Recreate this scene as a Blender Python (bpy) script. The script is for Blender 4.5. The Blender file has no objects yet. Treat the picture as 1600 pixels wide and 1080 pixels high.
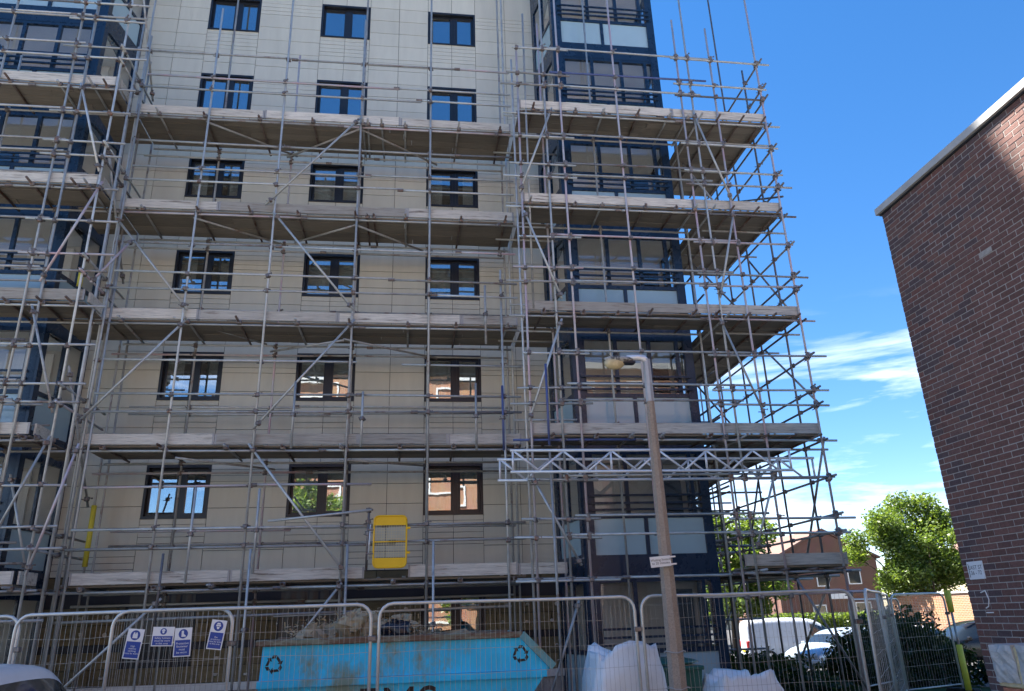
import bpy, math, random
from mathutils import Vector, Matrix
random.seed(7)
S = bpy.context.scene
COL = S.collection
R = math.radians

# ------------------------------------------------------------------ camera
def cam_axes(a, b, c):
    f = Vector((math.sin(a) * math.cos(b), math.cos(a) * math.cos(b), math.sin(b)))
    r = Vector((math.cos(a), -math.sin(a), 0)); u = r.cross(f)
    return r * math.cos(c) + u * math.sin(c), u * math.cos(c) - r * math.sin(c), f
cr, cu, cf = cam_axes(.1386, .3498, -.0326)
cd = bpy.data.cameras.new('camera'); cam = bpy.data.objects.new('camera', cd); COL.objects.link(cam)
cam.matrix_world = Matrix(((cr.x, cu.x, -cf.x, -.93), (cr.y, cu.y, -cf.y, -17.169), (cr.z, cu.z, -cf.z, 1.82), (0, 0, 0, 1)))
cd.sensor_width = 36; cd.lens = 1164.4 / 1600 * 36; cd.clip_end = 3000; cd.clip_start = .1
S.camera = cam

# ------------------------------------------------------------------ sky, sun, exposure
SUN = Vector((-.40, .30, .866)).normalized()
w = bpy.data.worlds.new('World'); S.world = w; w.use_nodes = True
nt = w.node_tree; nt.nodes.clear()
def wn(t, **k):
    n = nt.nodes.new(t)
    for a, v in k.items(): setattr(n, a, v)
    return n
wl = lambda a, b: nt.links.new(a, b)
sky = wn('ShaderNodeTexSky', sky_type='NISHITA', sun_disc=False, sun_elevation=math.asin(SUN.z),
         sun_rotation=math.atan2(SUN.x, SUN.y), altitude=50, air_density=.85, dust_density=.0, ozone_density=3.5)
tc = wn('ShaderNodeTexCoord')
mp = wn('ShaderNodeMapping'); mp.inputs['Scale'].default_value = (1.7, 1.7, 10.0); mp.inputs['Location'].default_value = (.1, .55, 1.8)
mp.inputs['Rotation'].default_value = (0, R(-9), 0)
wl(tc.outputs['Generated'], mp.inputs['Vector'])
no = wn('ShaderNodeTexNoise'); no.inputs['Scale'].default_value = 1.5; no.inputs['Detail'].default_value = 8; no.inputs['Roughness'].default_value = .58; no.inputs['Distortion'].default_value = .5
wl(mp.outputs['Vector'], no.inputs['Vector'])
cr_ = wn('ShaderNodeValToRGB'); cr_.color_ramp.elements[0].position = .475; cr_.color_ramp.elements[1].position = .74
wl(no.outputs['Fac'], cr_.inputs['Fac'])
sx = wn('ShaderNodeSeparateXYZ'); wl(tc.outputs['Generated'], sx.inputs[0])
mr = wn('ShaderNodeMapRange'); mr.inputs['From Min'].default_value = .25; mr.inputs['From Max'].default_value = .36; mr.inputs['To Min'].default_value = 1; mr.inputs['To Max'].default_value = 0
wl(sx.outputs['Z'], mr.inputs['Value'])
mu = wn('ShaderNodeMath', operation='MULTIPLY'); wl(cr_.outputs['Color'], mu.inputs[0]); wl(mr.outputs['Result'], mu.inputs[1])
tint = wn('ShaderNodeMixRGB', blend_type='MULTIPLY'); tint.inputs['Fac'].default_value = 1; tint.inputs['Color2'].default_value = (1.08, .93, .91, 1)
hs = wn('ShaderNodeHueSaturation'); hs.inputs['Saturation'].default_value = 1.27; hs.inputs['Value'].default_value = .86
wl(sky.outputs['Color'], hs.inputs['Color']); wl(hs.outputs['Color'], tint.inputs['Color1'])
mx = wn('ShaderNodeMixRGB'); mx.inputs['Color2'].default_value = (7.0, 7.2, 7.6, 1)
wl(mu.outputs[0], mx.inputs['Fac']); wl(tint.outputs['Color'], mx.inputs['Color1'])
bg = wn('ShaderNodeBackground'); bg.inputs['Strength'].default_value = .072; wl(mx.outputs['Color'], bg.inputs['Color'])
ow = wn('ShaderNodeOutputWorld'); wl(bg.outputs[0], ow.inputs['Surface'])
sd = bpy.data.lights.new('sun', 'SUN'); sd.energy = 5.0; sd.angle = R(.5); sd.color = (1, .95, .87)
so = bpy.data.objects.new('sun', sd); COL.objects.link(so); so.rotation_euler = SUN.to_track_quat('Z', 'Y').to_euler(); so.location = SUN * 80
S.view_settings.view_transform = 'Standard'; S.view_settings.look = 'None'; S.view_settings.gamma = 1
S.view_settings.use_curve_mapping = False; S.view_settings.exposure = 2.32
S.render.resolution_x = 1024; S.render.resolution_y = 691

# ------------------------------------------------------------------ materials
MATS = {}
def M(name, base, rough=.6, metal=0, var=.18, scale=6, stretch=(1, 1, 1), bump=0, rand=.0, stain=None, stain_at=.62, spec=.5, fine=0):
    m = bpy.data.materials.new(name); m.use_nodes = True; t = m.node_tree; N = t.nodes; L = t.links
    p = N['Principled BSDF']; p.inputs['Roughness'].default_value = rough; p.inputs['Metallic'].default_value = metal
    p.inputs['Specular IOR Level'].default_value = spec
    g = N.new('ShaderNodeNewGeometry'); oi = N.new('ShaderNodeObjectInfo')
    mp = N.new('ShaderNodeMapping'); mp.inputs['Scale'].default_value = stretch; L.new(g.outputs['Position'], mp.inputs['Vector'])
    n = N.new('ShaderNodeTexNoise'); n.inputs['Scale'].default_value = scale; n.inputs['Detail'].default_value = 6; n.inputs['Roughness'].default_value = .62
    L.new(mp.outputs[0], n.inputs['Vector'])
    r = N.new('ShaderNodeMapRange'); r.inputs['From Min'].default_value = .25; r.inputs['From Max'].default_value = .75
    r.inputs['To Min'].default_value = 1 - var; r.inputs['To Max'].default_value = 1 + var; L.new(n.outputs['Fac'], r.inputs['Value'])
    v = r.outputs['Result']
    if rand:
        q = N.new('ShaderNodeMapRange'); q.inputs['To Min'].default_value = 1 - rand; q.inputs['To Max'].default_value = 1 + rand; L.new(oi.outputs['Random'], q.inputs['Value'])
        k = N.new('ShaderNodeMath'); k.operation = 'MULTIPLY'; L.new(v, k.inputs[0]); L.new(q.outputs['Result'], k.inputs[1]); v = k.outputs[0]
    c = N.new('ShaderNodeVectorMath'); c.operation = 'SCALE'; c.inputs[0].default_value = base; L.new(v, c.inputs['Scale'])
    out = c.outputs[0]
    if stain:
        n2 = N.new('ShaderNodeTexNoise'); n2.inputs['Scale'].default_value = scale * .45; n2.inputs['Detail'].default_value = 8; n2.inputs['Roughness'].default_value = .7
        a = N.new('ShaderNodeVectorMath'); a.operation = 'ADD'; a.inputs[1].default_value = (31, 17, 5); L.new(mp.outputs[0], a.inputs[0]); L.new(a.outputs[0], n2.inputs['Vector'])
        rr = N.new('ShaderNodeMapRange'); rr.inputs['From Min'].default_value = stain_at - .06; rr.inputs['From Max'].default_value = stain_at + .06; L.new(n2.outputs['Fac'], rr.inputs['Value'])
        x = N.new('ShaderNodeMixRGB'); x.inputs['Color2'].default_value = (*stain, 1); L.new(rr.outputs['Result'], x.inputs['Fac']); L.new(out, x.inputs['Color1']); out = x.outputs[0]
    L.new(out, p.inputs['Base Color'])
    rv = N.new('ShaderNodeMapRange'); rv.inputs['To Min'].default_value = max(.03, rough - .12); rv.inputs['To Max'].default_value = min(1, rough + .12)
    L.new(n.outputs['Fac'], rv.inputs['Value']); L.new(rv.outputs['Result'], p.inputs['Roughness'])
    if bump:
        b = N.new('ShaderNodeBump'); b.inputs['Strength'].default_value = bump; b.inputs['Distance'].default_value = .02
        n3 = n
        if fine:
            n3 = N.new('ShaderNodeTexNoise'); n3.inputs['Scale'].default_value = fine; n3.inputs['Detail'].default_value = 4; L.new(mp.outputs[0], n3.inputs['Vector'])
        L.new(n3.outputs['Fac'], b.inputs['Height']); L.new(b.outputs[0], p.inputs['Normal'])
    MATS[name] = m; return m
def glass(name, tintc, refl_ior, rough=.0, alpha_tint=(.9, .95, .95)):
    m = bpy.data.materials.new(name); m.use_nodes = True; t = m.node_tree; N = t.nodes; L = t.links; N.clear()
    o = N.new('ShaderNodeOutputMaterial'); gg = N.new('ShaderNodeNewGeometry'); dt = N.new('ShaderNodeVectorMath'); dt.operation = 'DOT_PRODUCT'; L.new(gg.outputs['Incoming'], dt.inputs[0]); L.new(gg.outputs['Normal'], dt.inputs[1])
    ab = N.new('ShaderNodeMath'); ab.operation = 'ABSOLUTE'; L.new(dt.outputs['Value'], ab.inputs[0]); om = N.new('ShaderNodeMath'); om.operation = 'SUBTRACT'; om.inputs[0].default_value = 1; L.new(ab.outputs[0], om.inputs[1])
    pw = N.new('ShaderNodeMath'); pw.operation = 'POWER'; pw.inputs[1].default_value = 5; L.new(om.outputs[0], pw.inputs[0]); f = N.new('ShaderNodeMath'); f.operation = 'MULTIPLY_ADD'; L.new(pw.outputs[0], f.inputs[0]); f.inputs[1].default_value = 1 - refl_ior; f.inputs[2].default_value = refl_ior
    tr = N.new('ShaderNodeBsdfTransparent'); tr.inputs['Color'].default_value = (*alpha_tint, 1)
    gl = N.new('ShaderNodeBsdfGlossy'); gl.inputs['Roughness'].default_value = rough; gl.inputs['Color'].default_value = (*tintc, 1)
    g = N.new('ShaderNodeNewGeometry'); n = N.new('ShaderNodeTexNoise'); n.inputs['Scale'].default_value = 1.7; L.new(g.outputs['Position'], n.inputs['Vector'])
    b = N.new('ShaderNodeBump'); b.inputs['Strength'].default_value = .014; b.inputs['Distance'].default_value = .05; L.new(n.outputs['Fac'], b.inputs['Height']); L.new(b.outputs[0], gl.inputs['Normal'])
    x = N.new('ShaderNodeMixShader'); L.new(f.outputs[0], x.inputs[0]); L.new(tr.outputs[0], x.inputs[1]); L.new(gl.outputs[0], x.inputs[2]); L.new(x.outputs[0], o.inputs['Surface'])
    MATS[name] = m; return m

galv = [M('galvanised_tube', (.47, .48, .46), .40, .3, .22, 5, rand=.22, stain=(.30, .25, .22), stain_at=.66, bump=.1, fine=60),
        M('galvanised_tube_dull', (.36, .365, .35), .5, .2, .25, 5, rand=.2, stain=(.22, .16, .13), stain_at=.6),
        M('tube_pink_marked', (.50, .47, .47), .45, .2, .18, 4, rand=.1, stain=(.56, .40, .42), stain_at=.54),
        M('tube_dark', (.15, .155, .165), .5, .2, .25, 5, rand=.25, stain=(.16, .10, .07), stain_at=.6),  # also used on the backlit side scaffold, its shade put into the colour
        M('tube_blue_marked', (.10, .13, .28), .5, .3, .2, 5)]
rusty = M('rusty_tube', (.17, .13, .11), .65, .4, .35, 9, rand=.25, stain=(.10, .05, .03), stain_at=.55)
coupm = M('coupler_steel', (.20, .18, .17), .55, .6, .4, 20, rand=.2, stain=(.30, .15, .09), stain_at=.6)
board = M('weathered_board', (.215, .185, .145), .8, 0, .28, 3, (1.2, 22, 22), bump=.25, rand=.22, stain=(.22, .18, .14), stain_at=.62)
toeb = M('toe_board_wood', (.49, .455, .39), .8, 0, .28, 3, (1.0, 9, 14), bump=.3, rand=.36, stain=(.20, .165, .13), stain_at=.60)
metalband = M('board_end_band', (.36, .34, .32), .6, .3)
panelm = M('cladding_panel_beige', (.575, .565, .475), .42, 0, .07, 1.6, (2.5, 1, .4), rand=.05, spec=.5, stain=(.48, .46, .38), stain_at=.70)
backing = M('joint_backing_dark', (.03, .03, .032), .8)
navy = M('navy_frame', (.011, .028, .060), .28, 0, .2, 3, rand=.06)
navy2 = M('dark_window_frame', (.013, .017, .026), .38, 0, .2, 3)
glassm = glass('window_glass', (.94, .97, 1.0), .34)
glassb = glass('balcony_glass', (.9, .95, 1.0), .07, alpha_tint=(.97, .98, .98))
frost = M('frosted_balcony_panel', (.34, .48, .54), .12, 0, .05, 1.0, rand=.08, spec=.8)
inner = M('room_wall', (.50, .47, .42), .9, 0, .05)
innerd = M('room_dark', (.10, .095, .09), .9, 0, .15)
curt = M('net_curtain', (.68, .66, .62), .95, 0, .12, 4, (14, 14, .3), rand=.15)
insul = M('mineral_insulation', (.15, .12, .065), .95, 0, .28, 5, (1, 1, 2.5), bump=.4, rand=.14)
memb = M('black_membrane', (.012, .013, .02), .6)
washer = M('fixing_washer', (.45, .42, .36), .7)
brickm = M('purple_red_brick', (.15, .075, .062), .85, 0, .3, 30, bump=.35, rand=.20, fine=90, stain=(.20, .15, .13), stain_at=.72)
mortar = M('mortar_grey', (.37, .34, .31), .95, 0, .2, 25, bump=.3)
redbrick = M('red_brick', (.36, .14, .085), .85, 0, .25, 20, bump=.3, rand=.2)
coping = M('roof_edge_trim', (.62, .62, .60), .5, 0, .1, 4)
stone = M('rock_faced_block', (.40, .40, .39), .9, 0, .2, 14, bump=.9, fine=22)
sandmort = M('sand_mortar', (.50, .42, .26), .95, 0, .2, 30, bump=.5)
fencem = M('fence_galvanised', (.60, .60, .56), .38, .3, .15, 6, rand=.06, stain=(.42, .38, .33), stain_at=.68)
wirem = M('fence_wire', (.40, .39, .36), .5, .2, .1)
rubber = M('black_rubber', (.02, .02, .02), .8)
signw = M('sign_white', (.74, .75, .76), .45, 0, .03)
signb = M('sign_blue', (.012, .05, .30), .45, 0, .05)
signk = M('sign_black', (.02, .022, .03), .5, 0, .05)
skipb = M('skip_blue_paint', (.012, .55, .88), .5, 0, .2, 2.6, (1, 1, .6), bump=.35, fine=7, stain=(.17, .27, .22), stain_at=.60)
skipr = M('skip_rusty_rim', (.22, .24, .17), .75, 0, .35, 6, (.5, 1, 2), stain=(.15, .085, .05), stain_at=.48, bump=.3)
stencil = M('stencil_dark', (.03, .025, .025), .8, 0, .3, 20)
bagm = M('white_woven_bag', (.82, .82, .80), .7, 0, .07, 5, bump=.3, fine=9)
rubble = M('mineral_wool_waste', (.33, .27, .17), .95, 0, .35, 9, bump=.6)
blackbag = M('black_plastic', (.012, .012, .02), .3, 0, .2, 9)
yellow = M('gate_yellow', (.92, .53, .008), .4, 0, .06, 3, stain=(.62, .42, .03), stain_at=.68)
hivis = M('hivis_sleeve', (.70, .60, .06), .6, 0, .15, 7)
concp = M('exposed_aggregate_concrete', (.33, .265, .21), .9, 0, .32, 55, bump=.6, fine=90)
alum = M('aluminium', (.78, .78, .78), .35, .25, .08, 6)
lanternm = M('lantern_bowl', (.55, .46, .26), .25, 0, .25, 14)
lichen = M('lantern_canopy', (.42, .41, .37), .7, 0, .4, 30, stain=(.05, .05, .045), stain_at=.53)
asphalt = M('asphalt', (.055, .055, .058), .9, 0, .25, 3, bump=.2, fine=70)
paving = M('dusty_site_concrete', (.15, .135, .115), .9, 0, .2, 2, bump=.2, fine=40)
grassm = M('grass', (.045, .085, .022), .9, 0, .35, 2.5, bump=.5, fine=40)
carw = M('car_paint_white', (.72, .73, .73), .22, 0, .02)
cark = M('car_paint_black', (.012, .012, .014), .18, 0, .05)
carg = M('car_paint_grey_blue', (.13, .16, .20), .25, .3, .05)
cars_ = M('car_paint_silver_blue', (.40, .48, .56), .25, .4, .04)
carred = M('car_paint_red', (.45, .02, .02), .25, 0, .05)
carglass = M('car_glass', (.015, .02, .025), .06, 0, .1, spec=.9)
tyre = M('tyre', (.018, .018, .018), .85); rim = M('alloy_rim', (.5, .5, .5), .35, .8)
lampred = M('tail_lamp_red', (.5, .01, .01), .3); lampw = M('headlamp_clear', (.7, .72, .74), .15)
platey = M('number_plate_yellow', (.8, .55, .03), .5)
leafm = None
def leafmat(name, c1, c2):
    m = bpy.data.materials.new(name); m.use_nodes = True; t = m.node_tree; N = t.nodes; L = t.links; N.clear()
    o = N.new('ShaderNodeOutputMaterial'); g = N.new('ShaderNodeNewGeometry'); rp = N.new('ShaderNodeMixRGB')
    rp.inputs['Color1'].default_value = (*c1, 1); rp.inputs['Color2'].default_value = (*c2, 1)
    n = N.new('ShaderNodeTexNoise'); n.inputs['Scale'].default_value = 2.0; n.inputs['Detail'].default_value = 5; L.new(g.outputs['Position'], n.inputs['Vector']); 
    a = N.new('ShaderNodeMath'); a.operation = 'ADD'; a.use_clamp = True; L.new(g.outputs['Random Per Island'], a.inputs[0])
    s = N.new('ShaderNodeMath'); s.operation = 'SUBTRACT'; s.inputs[1].default_value = .5; L.new(n.outputs['Fac'], s.inputs[0]); L.new(s.outputs[0], a.inputs[1]); L.new(a.outputs[0], rp.inputs['Fac'])
    d = N.new('ShaderNodeBsdfDiffuse'); tl = N.new('ShaderNodeBsdfTranslucent'); gl = N.new('ShaderNodeBsdfGlossy'); gl.inputs['Roughness'].default_value = .4; gl.inputs['Color'].default_value = (.5, .5, .5, 1)
    L.new(rp.outputs[0], d.inputs['Color'])
    sc = N.new('ShaderNodeVectorMath'); sc.operation = 'MULTIPLY'; sc.inputs[1].default_value = (1.5, 1.5, .6); L.new(rp.outputs[0], sc.inputs[0]); L.new(sc.outputs[0], tl.inputs['Color'])
    x = N.new('ShaderNodeMixShader'); x.inputs[0].default_value = .45; L.new(d.outputs[0], x.inputs[1]); L.new(tl.outputs[0], x.inputs[2])
    y = N.new('ShaderNodeMixShader'); y.inputs[0].default_value = .06; L.new(x.outputs[0], y.inputs[1]); L.new(gl.outputs[0], y.inputs[2]); L.new(y.outputs[0], o.inputs['Surface'])
    return m
leafm = leafmat('leaf_green', (.05, .10, .02), (.20, .27, .06))
leafd = leafmat('leaf_dark_green', (.015, .035, .012), (.04, .07, .02))
bark = M('bark', (.10, .075, .05), .95, 0, .3, 12, bump=.5)
roofm = M('roof_tile_brown', (.16, .09, .07), .85, 0, .25, 8, bump=.3)
render_ = M('cream_render', (.62, .54, .38), .9, 0, .06, 2)
whitepaint = M('white_paint', (.78, .78, .76), .5, 0, .04)
binm = M('green_bin_plastic', (.015, .10, .075), .4, 0, .15, 4)
greenbin2 = M('blue_plastic', (.02, .06, .22), .4)
def brickwall_mat(name, c1, c2, mort, sc=1.0):
    m = bpy.data.materials.new(name); m.use_nodes = True; N = m.node_tree.nodes; L = m.node_tree.links; p = N['Principled BSDF']; p.inputs['Roughness'].default_value = .9
    g = N.new('ShaderNodeTexCoord'); b = N.new('ShaderNodeTexBrick'); b.inputs['Color1'].default_value = (*c1, 1); b.inputs['Color2'].default_value = (*c2, 1); b.inputs['Mortar'].default_value = (*mort, 1)
    b.inputs['Scale'].default_value = 1; b.inputs['Brick Width'].default_value = .225 * sc; b.inputs['Row Height'].default_value = .075 * sc; b.inputs['Mortar Size'].default_value = .01 * sc; b.inputs['Bias'].default_value = -.1
    s = N.new('ShaderNodeSeparateXYZ'); L.new(g.outputs['Object'], s.inputs[0]); a = N.new('ShaderNodeMath'); a.operation = 'ADD'; L.new(s.outputs['X'], a.inputs[0]); L.new(s.outputs['Y'], a.inputs[1])
    c = N.new('ShaderNodeCombineXYZ'); L.new(a.outputs[0], c.inputs['X']); L.new(s.outputs['Z'], c.inputs['Y']); L.new(c.outputs[0], b.inputs['Vector'])
    n = N.new('ShaderNodeTexNoise'); n.inputs['Scale'].default_value = 1.1; n.inputs['Detail'].default_value = 5; L.new(g.outputs['Object'], n.inputs['Vector'])
    x = N.new('ShaderNodeMixRGB'); x.blend_type = 'MULTIPLY'; x.inputs['Fac'].default_value = .35; L.new(b.outputs['Color'], x.inputs['Color1']); L.new(n.outputs['Color'], x.inputs['Color2']); L.new(x.outputs[0], p.inputs['Base Color'])
    return m
bw_red = brickwall_mat('far_red_brickwork', (.20, .075, .045), (.16, .06, .04), (.26, .20, .16))
bw_orange = brickwall_mat('far_orange_brickwork', (.50, .20, .09), (.44, .16, .075), (.52, .42, .32))
bw_purple = brickwall_mat('purple_brickwork', (.135, .072, .064), (.10, .055, .052), (.34, .30, .27))

# ------------------------------------------------------------------ mesh helpers
class MB:
    def __init__(s): s.v = []; s.f = []
    def add(s, vs, fs):
        o = len(s.v); s.v += [Vector(x) for x in vs]; s.f += [tuple(i + o for i in f) for f in fs]; return s
    def box(s, x0, x1, y0, y1, z0, z1):
        return s.add([(x0, y0, z0), (x1, y0, z0), (x1, y1, z0), (x0, y1, z0), (x0, y0, z1), (x1, y0, z1), (x1, y1, z1), (x0, y1, z1)],
                     [(0, 3, 2, 1), (4, 5, 6, 7), (0, 1, 5, 4), (1, 2, 6, 5), (2, 3, 7, 6), (3, 0, 4, 7)])
    def bbox(s, x0, x1, y0, y1, z0, z1, b):      # box with chamfered edges
        vs = []; 
        for sx_ in (0, 1):
            for sy in (0, 1):
                for sz in (0, 1):
                    X = (x0, x1)[sx_]; Y = (y0, y1)[sy]; Z = (z0, z1)[sz]; dx = b * (1 - 2 * sx_); dy = b * (1 - 2 * sy); dz = b * (1 - 2 * sz)
                    vs += [(X + dx, Y + dy, Z), (X + dx, Y, Z + dz), (X, Y + dy, Z + dz)]
        return s.hull(vs)
    def hull(s, vs):
        import bmesh
        bm = bmesh.new()
        for v in vs: bm.verts.new(v)
        bmesh.ops.convex_hull(bm, input=bm.verts); bm.verts.ensure_lookup_table(); bm.verts.index_update()
        s.add([v.co.copy() for v in bm.verts], [tuple(v.index for v in f.verts) for f in bm.faces]); bm.free(); return s
    def tube(s, p, q, r=.027, n=8, r2=None, caps=True):
        p = Vector(p); q = Vector(q); d = (q - p).normalized(); a = d.orthogonal().normalized(); b = d.cross(a); r2 = r if r2 is None else r2
        vs = [p + (a * math.cos(6.28318 * i / n) + b * math.sin(6.28318 * i / n)) * r for i in range(n)] + [q + (a * math.cos(6.28318 * i / n) + b * math.sin(6.28318 * i / n)) * r2 for i in range(n)]
        fs = [(i, (i + 1) % n, n + (i + 1) % n, n + i) for i in range(n)]
        if caps: fs += [tuple(range(n - 1, -1, -1)), tuple(range(n, 2 * n))]
        return s.add(vs, fs)
    def path(s, pts, r, n=8):
        pts = [Vector(p) for p in pts]; rings = []; a = None
        for i, p in enumerate(pts):
            d = ((pts[i + 1] if i + 1 < len(pts) else p) - (pts[i - 1] if i else p)).normalized()
            a = d.orthogonal().normalized() if a is None else (a - d * a.dot(d)).normalized(); b = d.cross(a)
            rr = r[i] if isinstance(r, (list, tuple)) else r
            rings.append([p + (a * math.cos(6.28318 * k / n) + b * math.sin(6.28318 * k / n)) * rr for k in range(n)])
        vs = [v for q in rings for v in q]; fs = []
        for i in range(len(pts) - 1):
            for k in range(n): fs.append((i * n + k, i * n + (k + 1) % n, (i + 1) * n + (k + 1) % n, (i + 1) * n + k))
        fs += [tuple(range(n - 1, -1, -1)), tuple(range((len(pts) - 1) * n, len(pts) * n))]
        return s.add(vs, fs)
    def prism(s, poly, axis, a, b):       # poly in the two other axes, extruded along axis
        def P(u, v, t): return {'x': (t, u, v), 'y': (u, t, v), 'z': (u, v, t)}[axis]
        n = len(poly); vs = [P(u, v, a) for u, v in poly] + [P(u, v, b) for u, v in poly]
        return s.add(vs, [(i, (i + 1) % n, n + (i + 1) % n, n + i) for i in range(n)] + [tuple(range(n - 1, -1, -1)), tuple(range(n, 2 * n))])
    def xf(s, m):
        s.v = [m @ v for v in s.v]; return s
    def join(s, o):
        return s.add(o.v, o.f)
BASE = {}
def mesh_of(name, mb, mat, smooth=False, centre=None):
    me = bpy.data.meshes.new(name); me.from_pydata([v - centre for v in mb.v] if centre else mb.v, [], mb.f); me.materials.append(mat)
    if smooth: me.polygons.foreach_set('use_smooth', [True] * len(me.polygons))
    import bmesh
    bm = bmesh.new(); bm.from_mesh(me); bmesh.ops.recalc_face_normals(bm, faces=bm.faces); bm.to_mesh(me); bm.free()
    me.update(); return me
def compact(mb):
    used = sorted({i for f in mb.f for i in f}); mp_ = {o: n for n, o in enumerate(used)}; r_ = MB(); r_.v = [mb.v[i] for i in used]; r_.f = [tuple(mp_[i] for i in f) for f in mb.f]; return r_
def ctr(vs):
    lo = [min(v[i] for v in vs) for i in range(3)]; hi = [max(v[i] for v in vs) for i in range(3)]
    return Vector([(a + b) / 2 for a, b in zip(lo, hi)])
def obj(name, mb, mat, parent=None, smooth=False, kind=None):
    c = ctr(mb.v); o = bpy.data.objects.new(name, mesh_of(name, mb, mat, smooth, c)); COL.objects.link(o)
    o.location = c - (BASE[parent.name] if parent else Vector()); o.parent = parent; BASE[o.name] = c
    if kind: o['kind'] = kind
    return o
def inst(name, me, loc, parent):
    o = bpy.data.objects.new(name, me); COL.objects.link(o); o.location = Vector(loc) - BASE[parent.name]; o.parent = parent; BASE[o.name] = Vector(loc); return o
def tag(o, label, cat, group=None):
    o['label'] = label; o['category'] = cat
    if group: o['group'] = group
    return o
def thing(name, label, cat, loc=(0, 0, 0), group=None, local=False):
    o = bpy.data.objects.new(name, None); COL.objects.link(o); o.location = loc; o.empty_display_size = .3
    BASE[o.name] = Vector() if local else Vector(loc)
    return tag(o, label, cat, group)
def struct(name, mb, mat, parent=None, smooth=False):
    o = obj(name, mb, mat, parent, smooth); o['kind'] = 'structure'; return o
def text_mb(txt, size, align='CENTER'):
    cu_ = bpy.data.curves.new('t', 'FONT'); cu_.body = txt; cu_.size = size; cu_.align_x = align; cu_.align_y = 'CENTER'; cu_.resolution_u = 3; cu_.space_line = .95
    o = bpy.data.objects.new('t', cu_); COL.objects.link(o); dg = bpy.context.evaluated_depsgraph_get(); me = bpy.data.meshes.new_from_object(o.evaluated_get(dg))
    mb = MB(); mb.add([v.co.copy() for v in me.vertices], [tuple(p.vertices) for p in me.polygons])
    bpy.data.objects.remove(o); bpy.data.curves.remove(cu_); bpy.data.meshes.remove(me); return mb
def disc(r, n=24, cx=0, cy=0):
    mb = MB(); mb.add([(cx + r * math.cos(6.28318 * i / n), cy + r * math.sin(6.28318 * i / n), 0) for i in range(n)], [tuple(range(n))]); return mb
def poly2(pts):
    mb = MB(); mb.add([(x, y, 0) for x, y in pts], [tuple(range(len(pts)))]); return mb

# ================================================================== GROUND
def gz(x, y):
    d = -.42 * math.exp(-((y - 13) / 8) ** 2); k = min(1, max(0, (x - 5) / 4)); return d * k
def ground():
    mb = MB(); xs = [-900, -300, -100, -60, -40] + [-30 + 2 * i for i in range(46)] + [80, 120, 300, 900]; ys = [-400, -150, -80, -50] + [-40 + 2 * i for i in range(51)] + [80, 120, 200, 500, 1200]
    vs = [(x, y, gz(x, y)) for y in ys for x in xs]; n = len(xs)
    fs = [(j * n + i, j * n + i + 1, (j + 1) * n + i + 1, (j + 1) * n + i) for j in range(len(ys) - 1) for i in range(n - 1)]
    mb.add(vs, fs); struct('ground', mb, asphalt, smooth=True)
ground()
struct('pavement', MB().box(-40, 5.2, -7.9, -3.4, -.1, .08), paving)
struct('bounce_forecourt', MB().box(-60, 30, -37.5, -8.035, -.1, .006), M('worn_concrete', (.13, .128, .12), .9, 0, .15, 1.2, bump=.2, fine=30))  # unseen slab added to bounce sunlight up onto the facade
struct('kerb', MB().box(-40, 5.2, -8.03, -7.903, -.1, .095), M('kerb_stone', (.33, .32, .30), .9, bump=.2, fine=40))
lawn = MB(); lawn.add([(5.3 + i, -7 + 1.5 * j, gz(5.3 + i, -7 + 1.5 * j) + .012) for j in range(10) for i in range(8)], [(j * 8 + i, j * 8 + i + 1, j * 8 + i + 9, j * 8 + i + 8) for j in range(9) for i in range(7)])
struct('lawn', lawn, grassm)

# ================================================================== TOWER BLOCK
tower = thing('tower_block', 'tall beige panelled tower block with navy framed windows behind the scaffolding', 'building', (-3, 0, 0))
WX = (-6.03, -3.0, 0.0); WW = .68; WH = 1.16; H = 2.65; S0 = 4.05
sill = lambda k: S0 + H * k
XL, XR = -8.38, 2.40
wall = MB()
for k in range(-1, 6):
    lo = sill(k - 1) + WH if k > -1 else 0
    wall.box(XL, XR, .03, .3, lo, sill(k))
    e = [XL] + [q for x in WX for q in (x - WW, x + WW)] + [XR]
    for i in range(0, 8, 2): wall.box(e[i], e[i + 1], .0301, .2999, sill(k), sill(k) + WH)
wall.box(XL, XR, .03, .3, sill(5) + WH, 19.3)
obj('wall', wall, backing, tower)
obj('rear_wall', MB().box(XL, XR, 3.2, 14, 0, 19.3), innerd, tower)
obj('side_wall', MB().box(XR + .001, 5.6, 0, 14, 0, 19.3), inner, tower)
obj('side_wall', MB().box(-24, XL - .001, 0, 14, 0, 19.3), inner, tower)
obj('upper_storeys', MB().box(-24, 5.6, 0, 14, 19.301, 36.6), panelm, tower)
obj('parapet', MB().box(-24.1, 5.7, -.1, 14.1, 36.601, 36.9), coping, tower)
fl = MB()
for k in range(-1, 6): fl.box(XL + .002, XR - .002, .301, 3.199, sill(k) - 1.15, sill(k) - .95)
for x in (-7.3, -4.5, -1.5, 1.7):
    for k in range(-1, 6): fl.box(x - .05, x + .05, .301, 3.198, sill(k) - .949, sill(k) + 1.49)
obj('floor_slabs', fl, innerd, tower)

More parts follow.
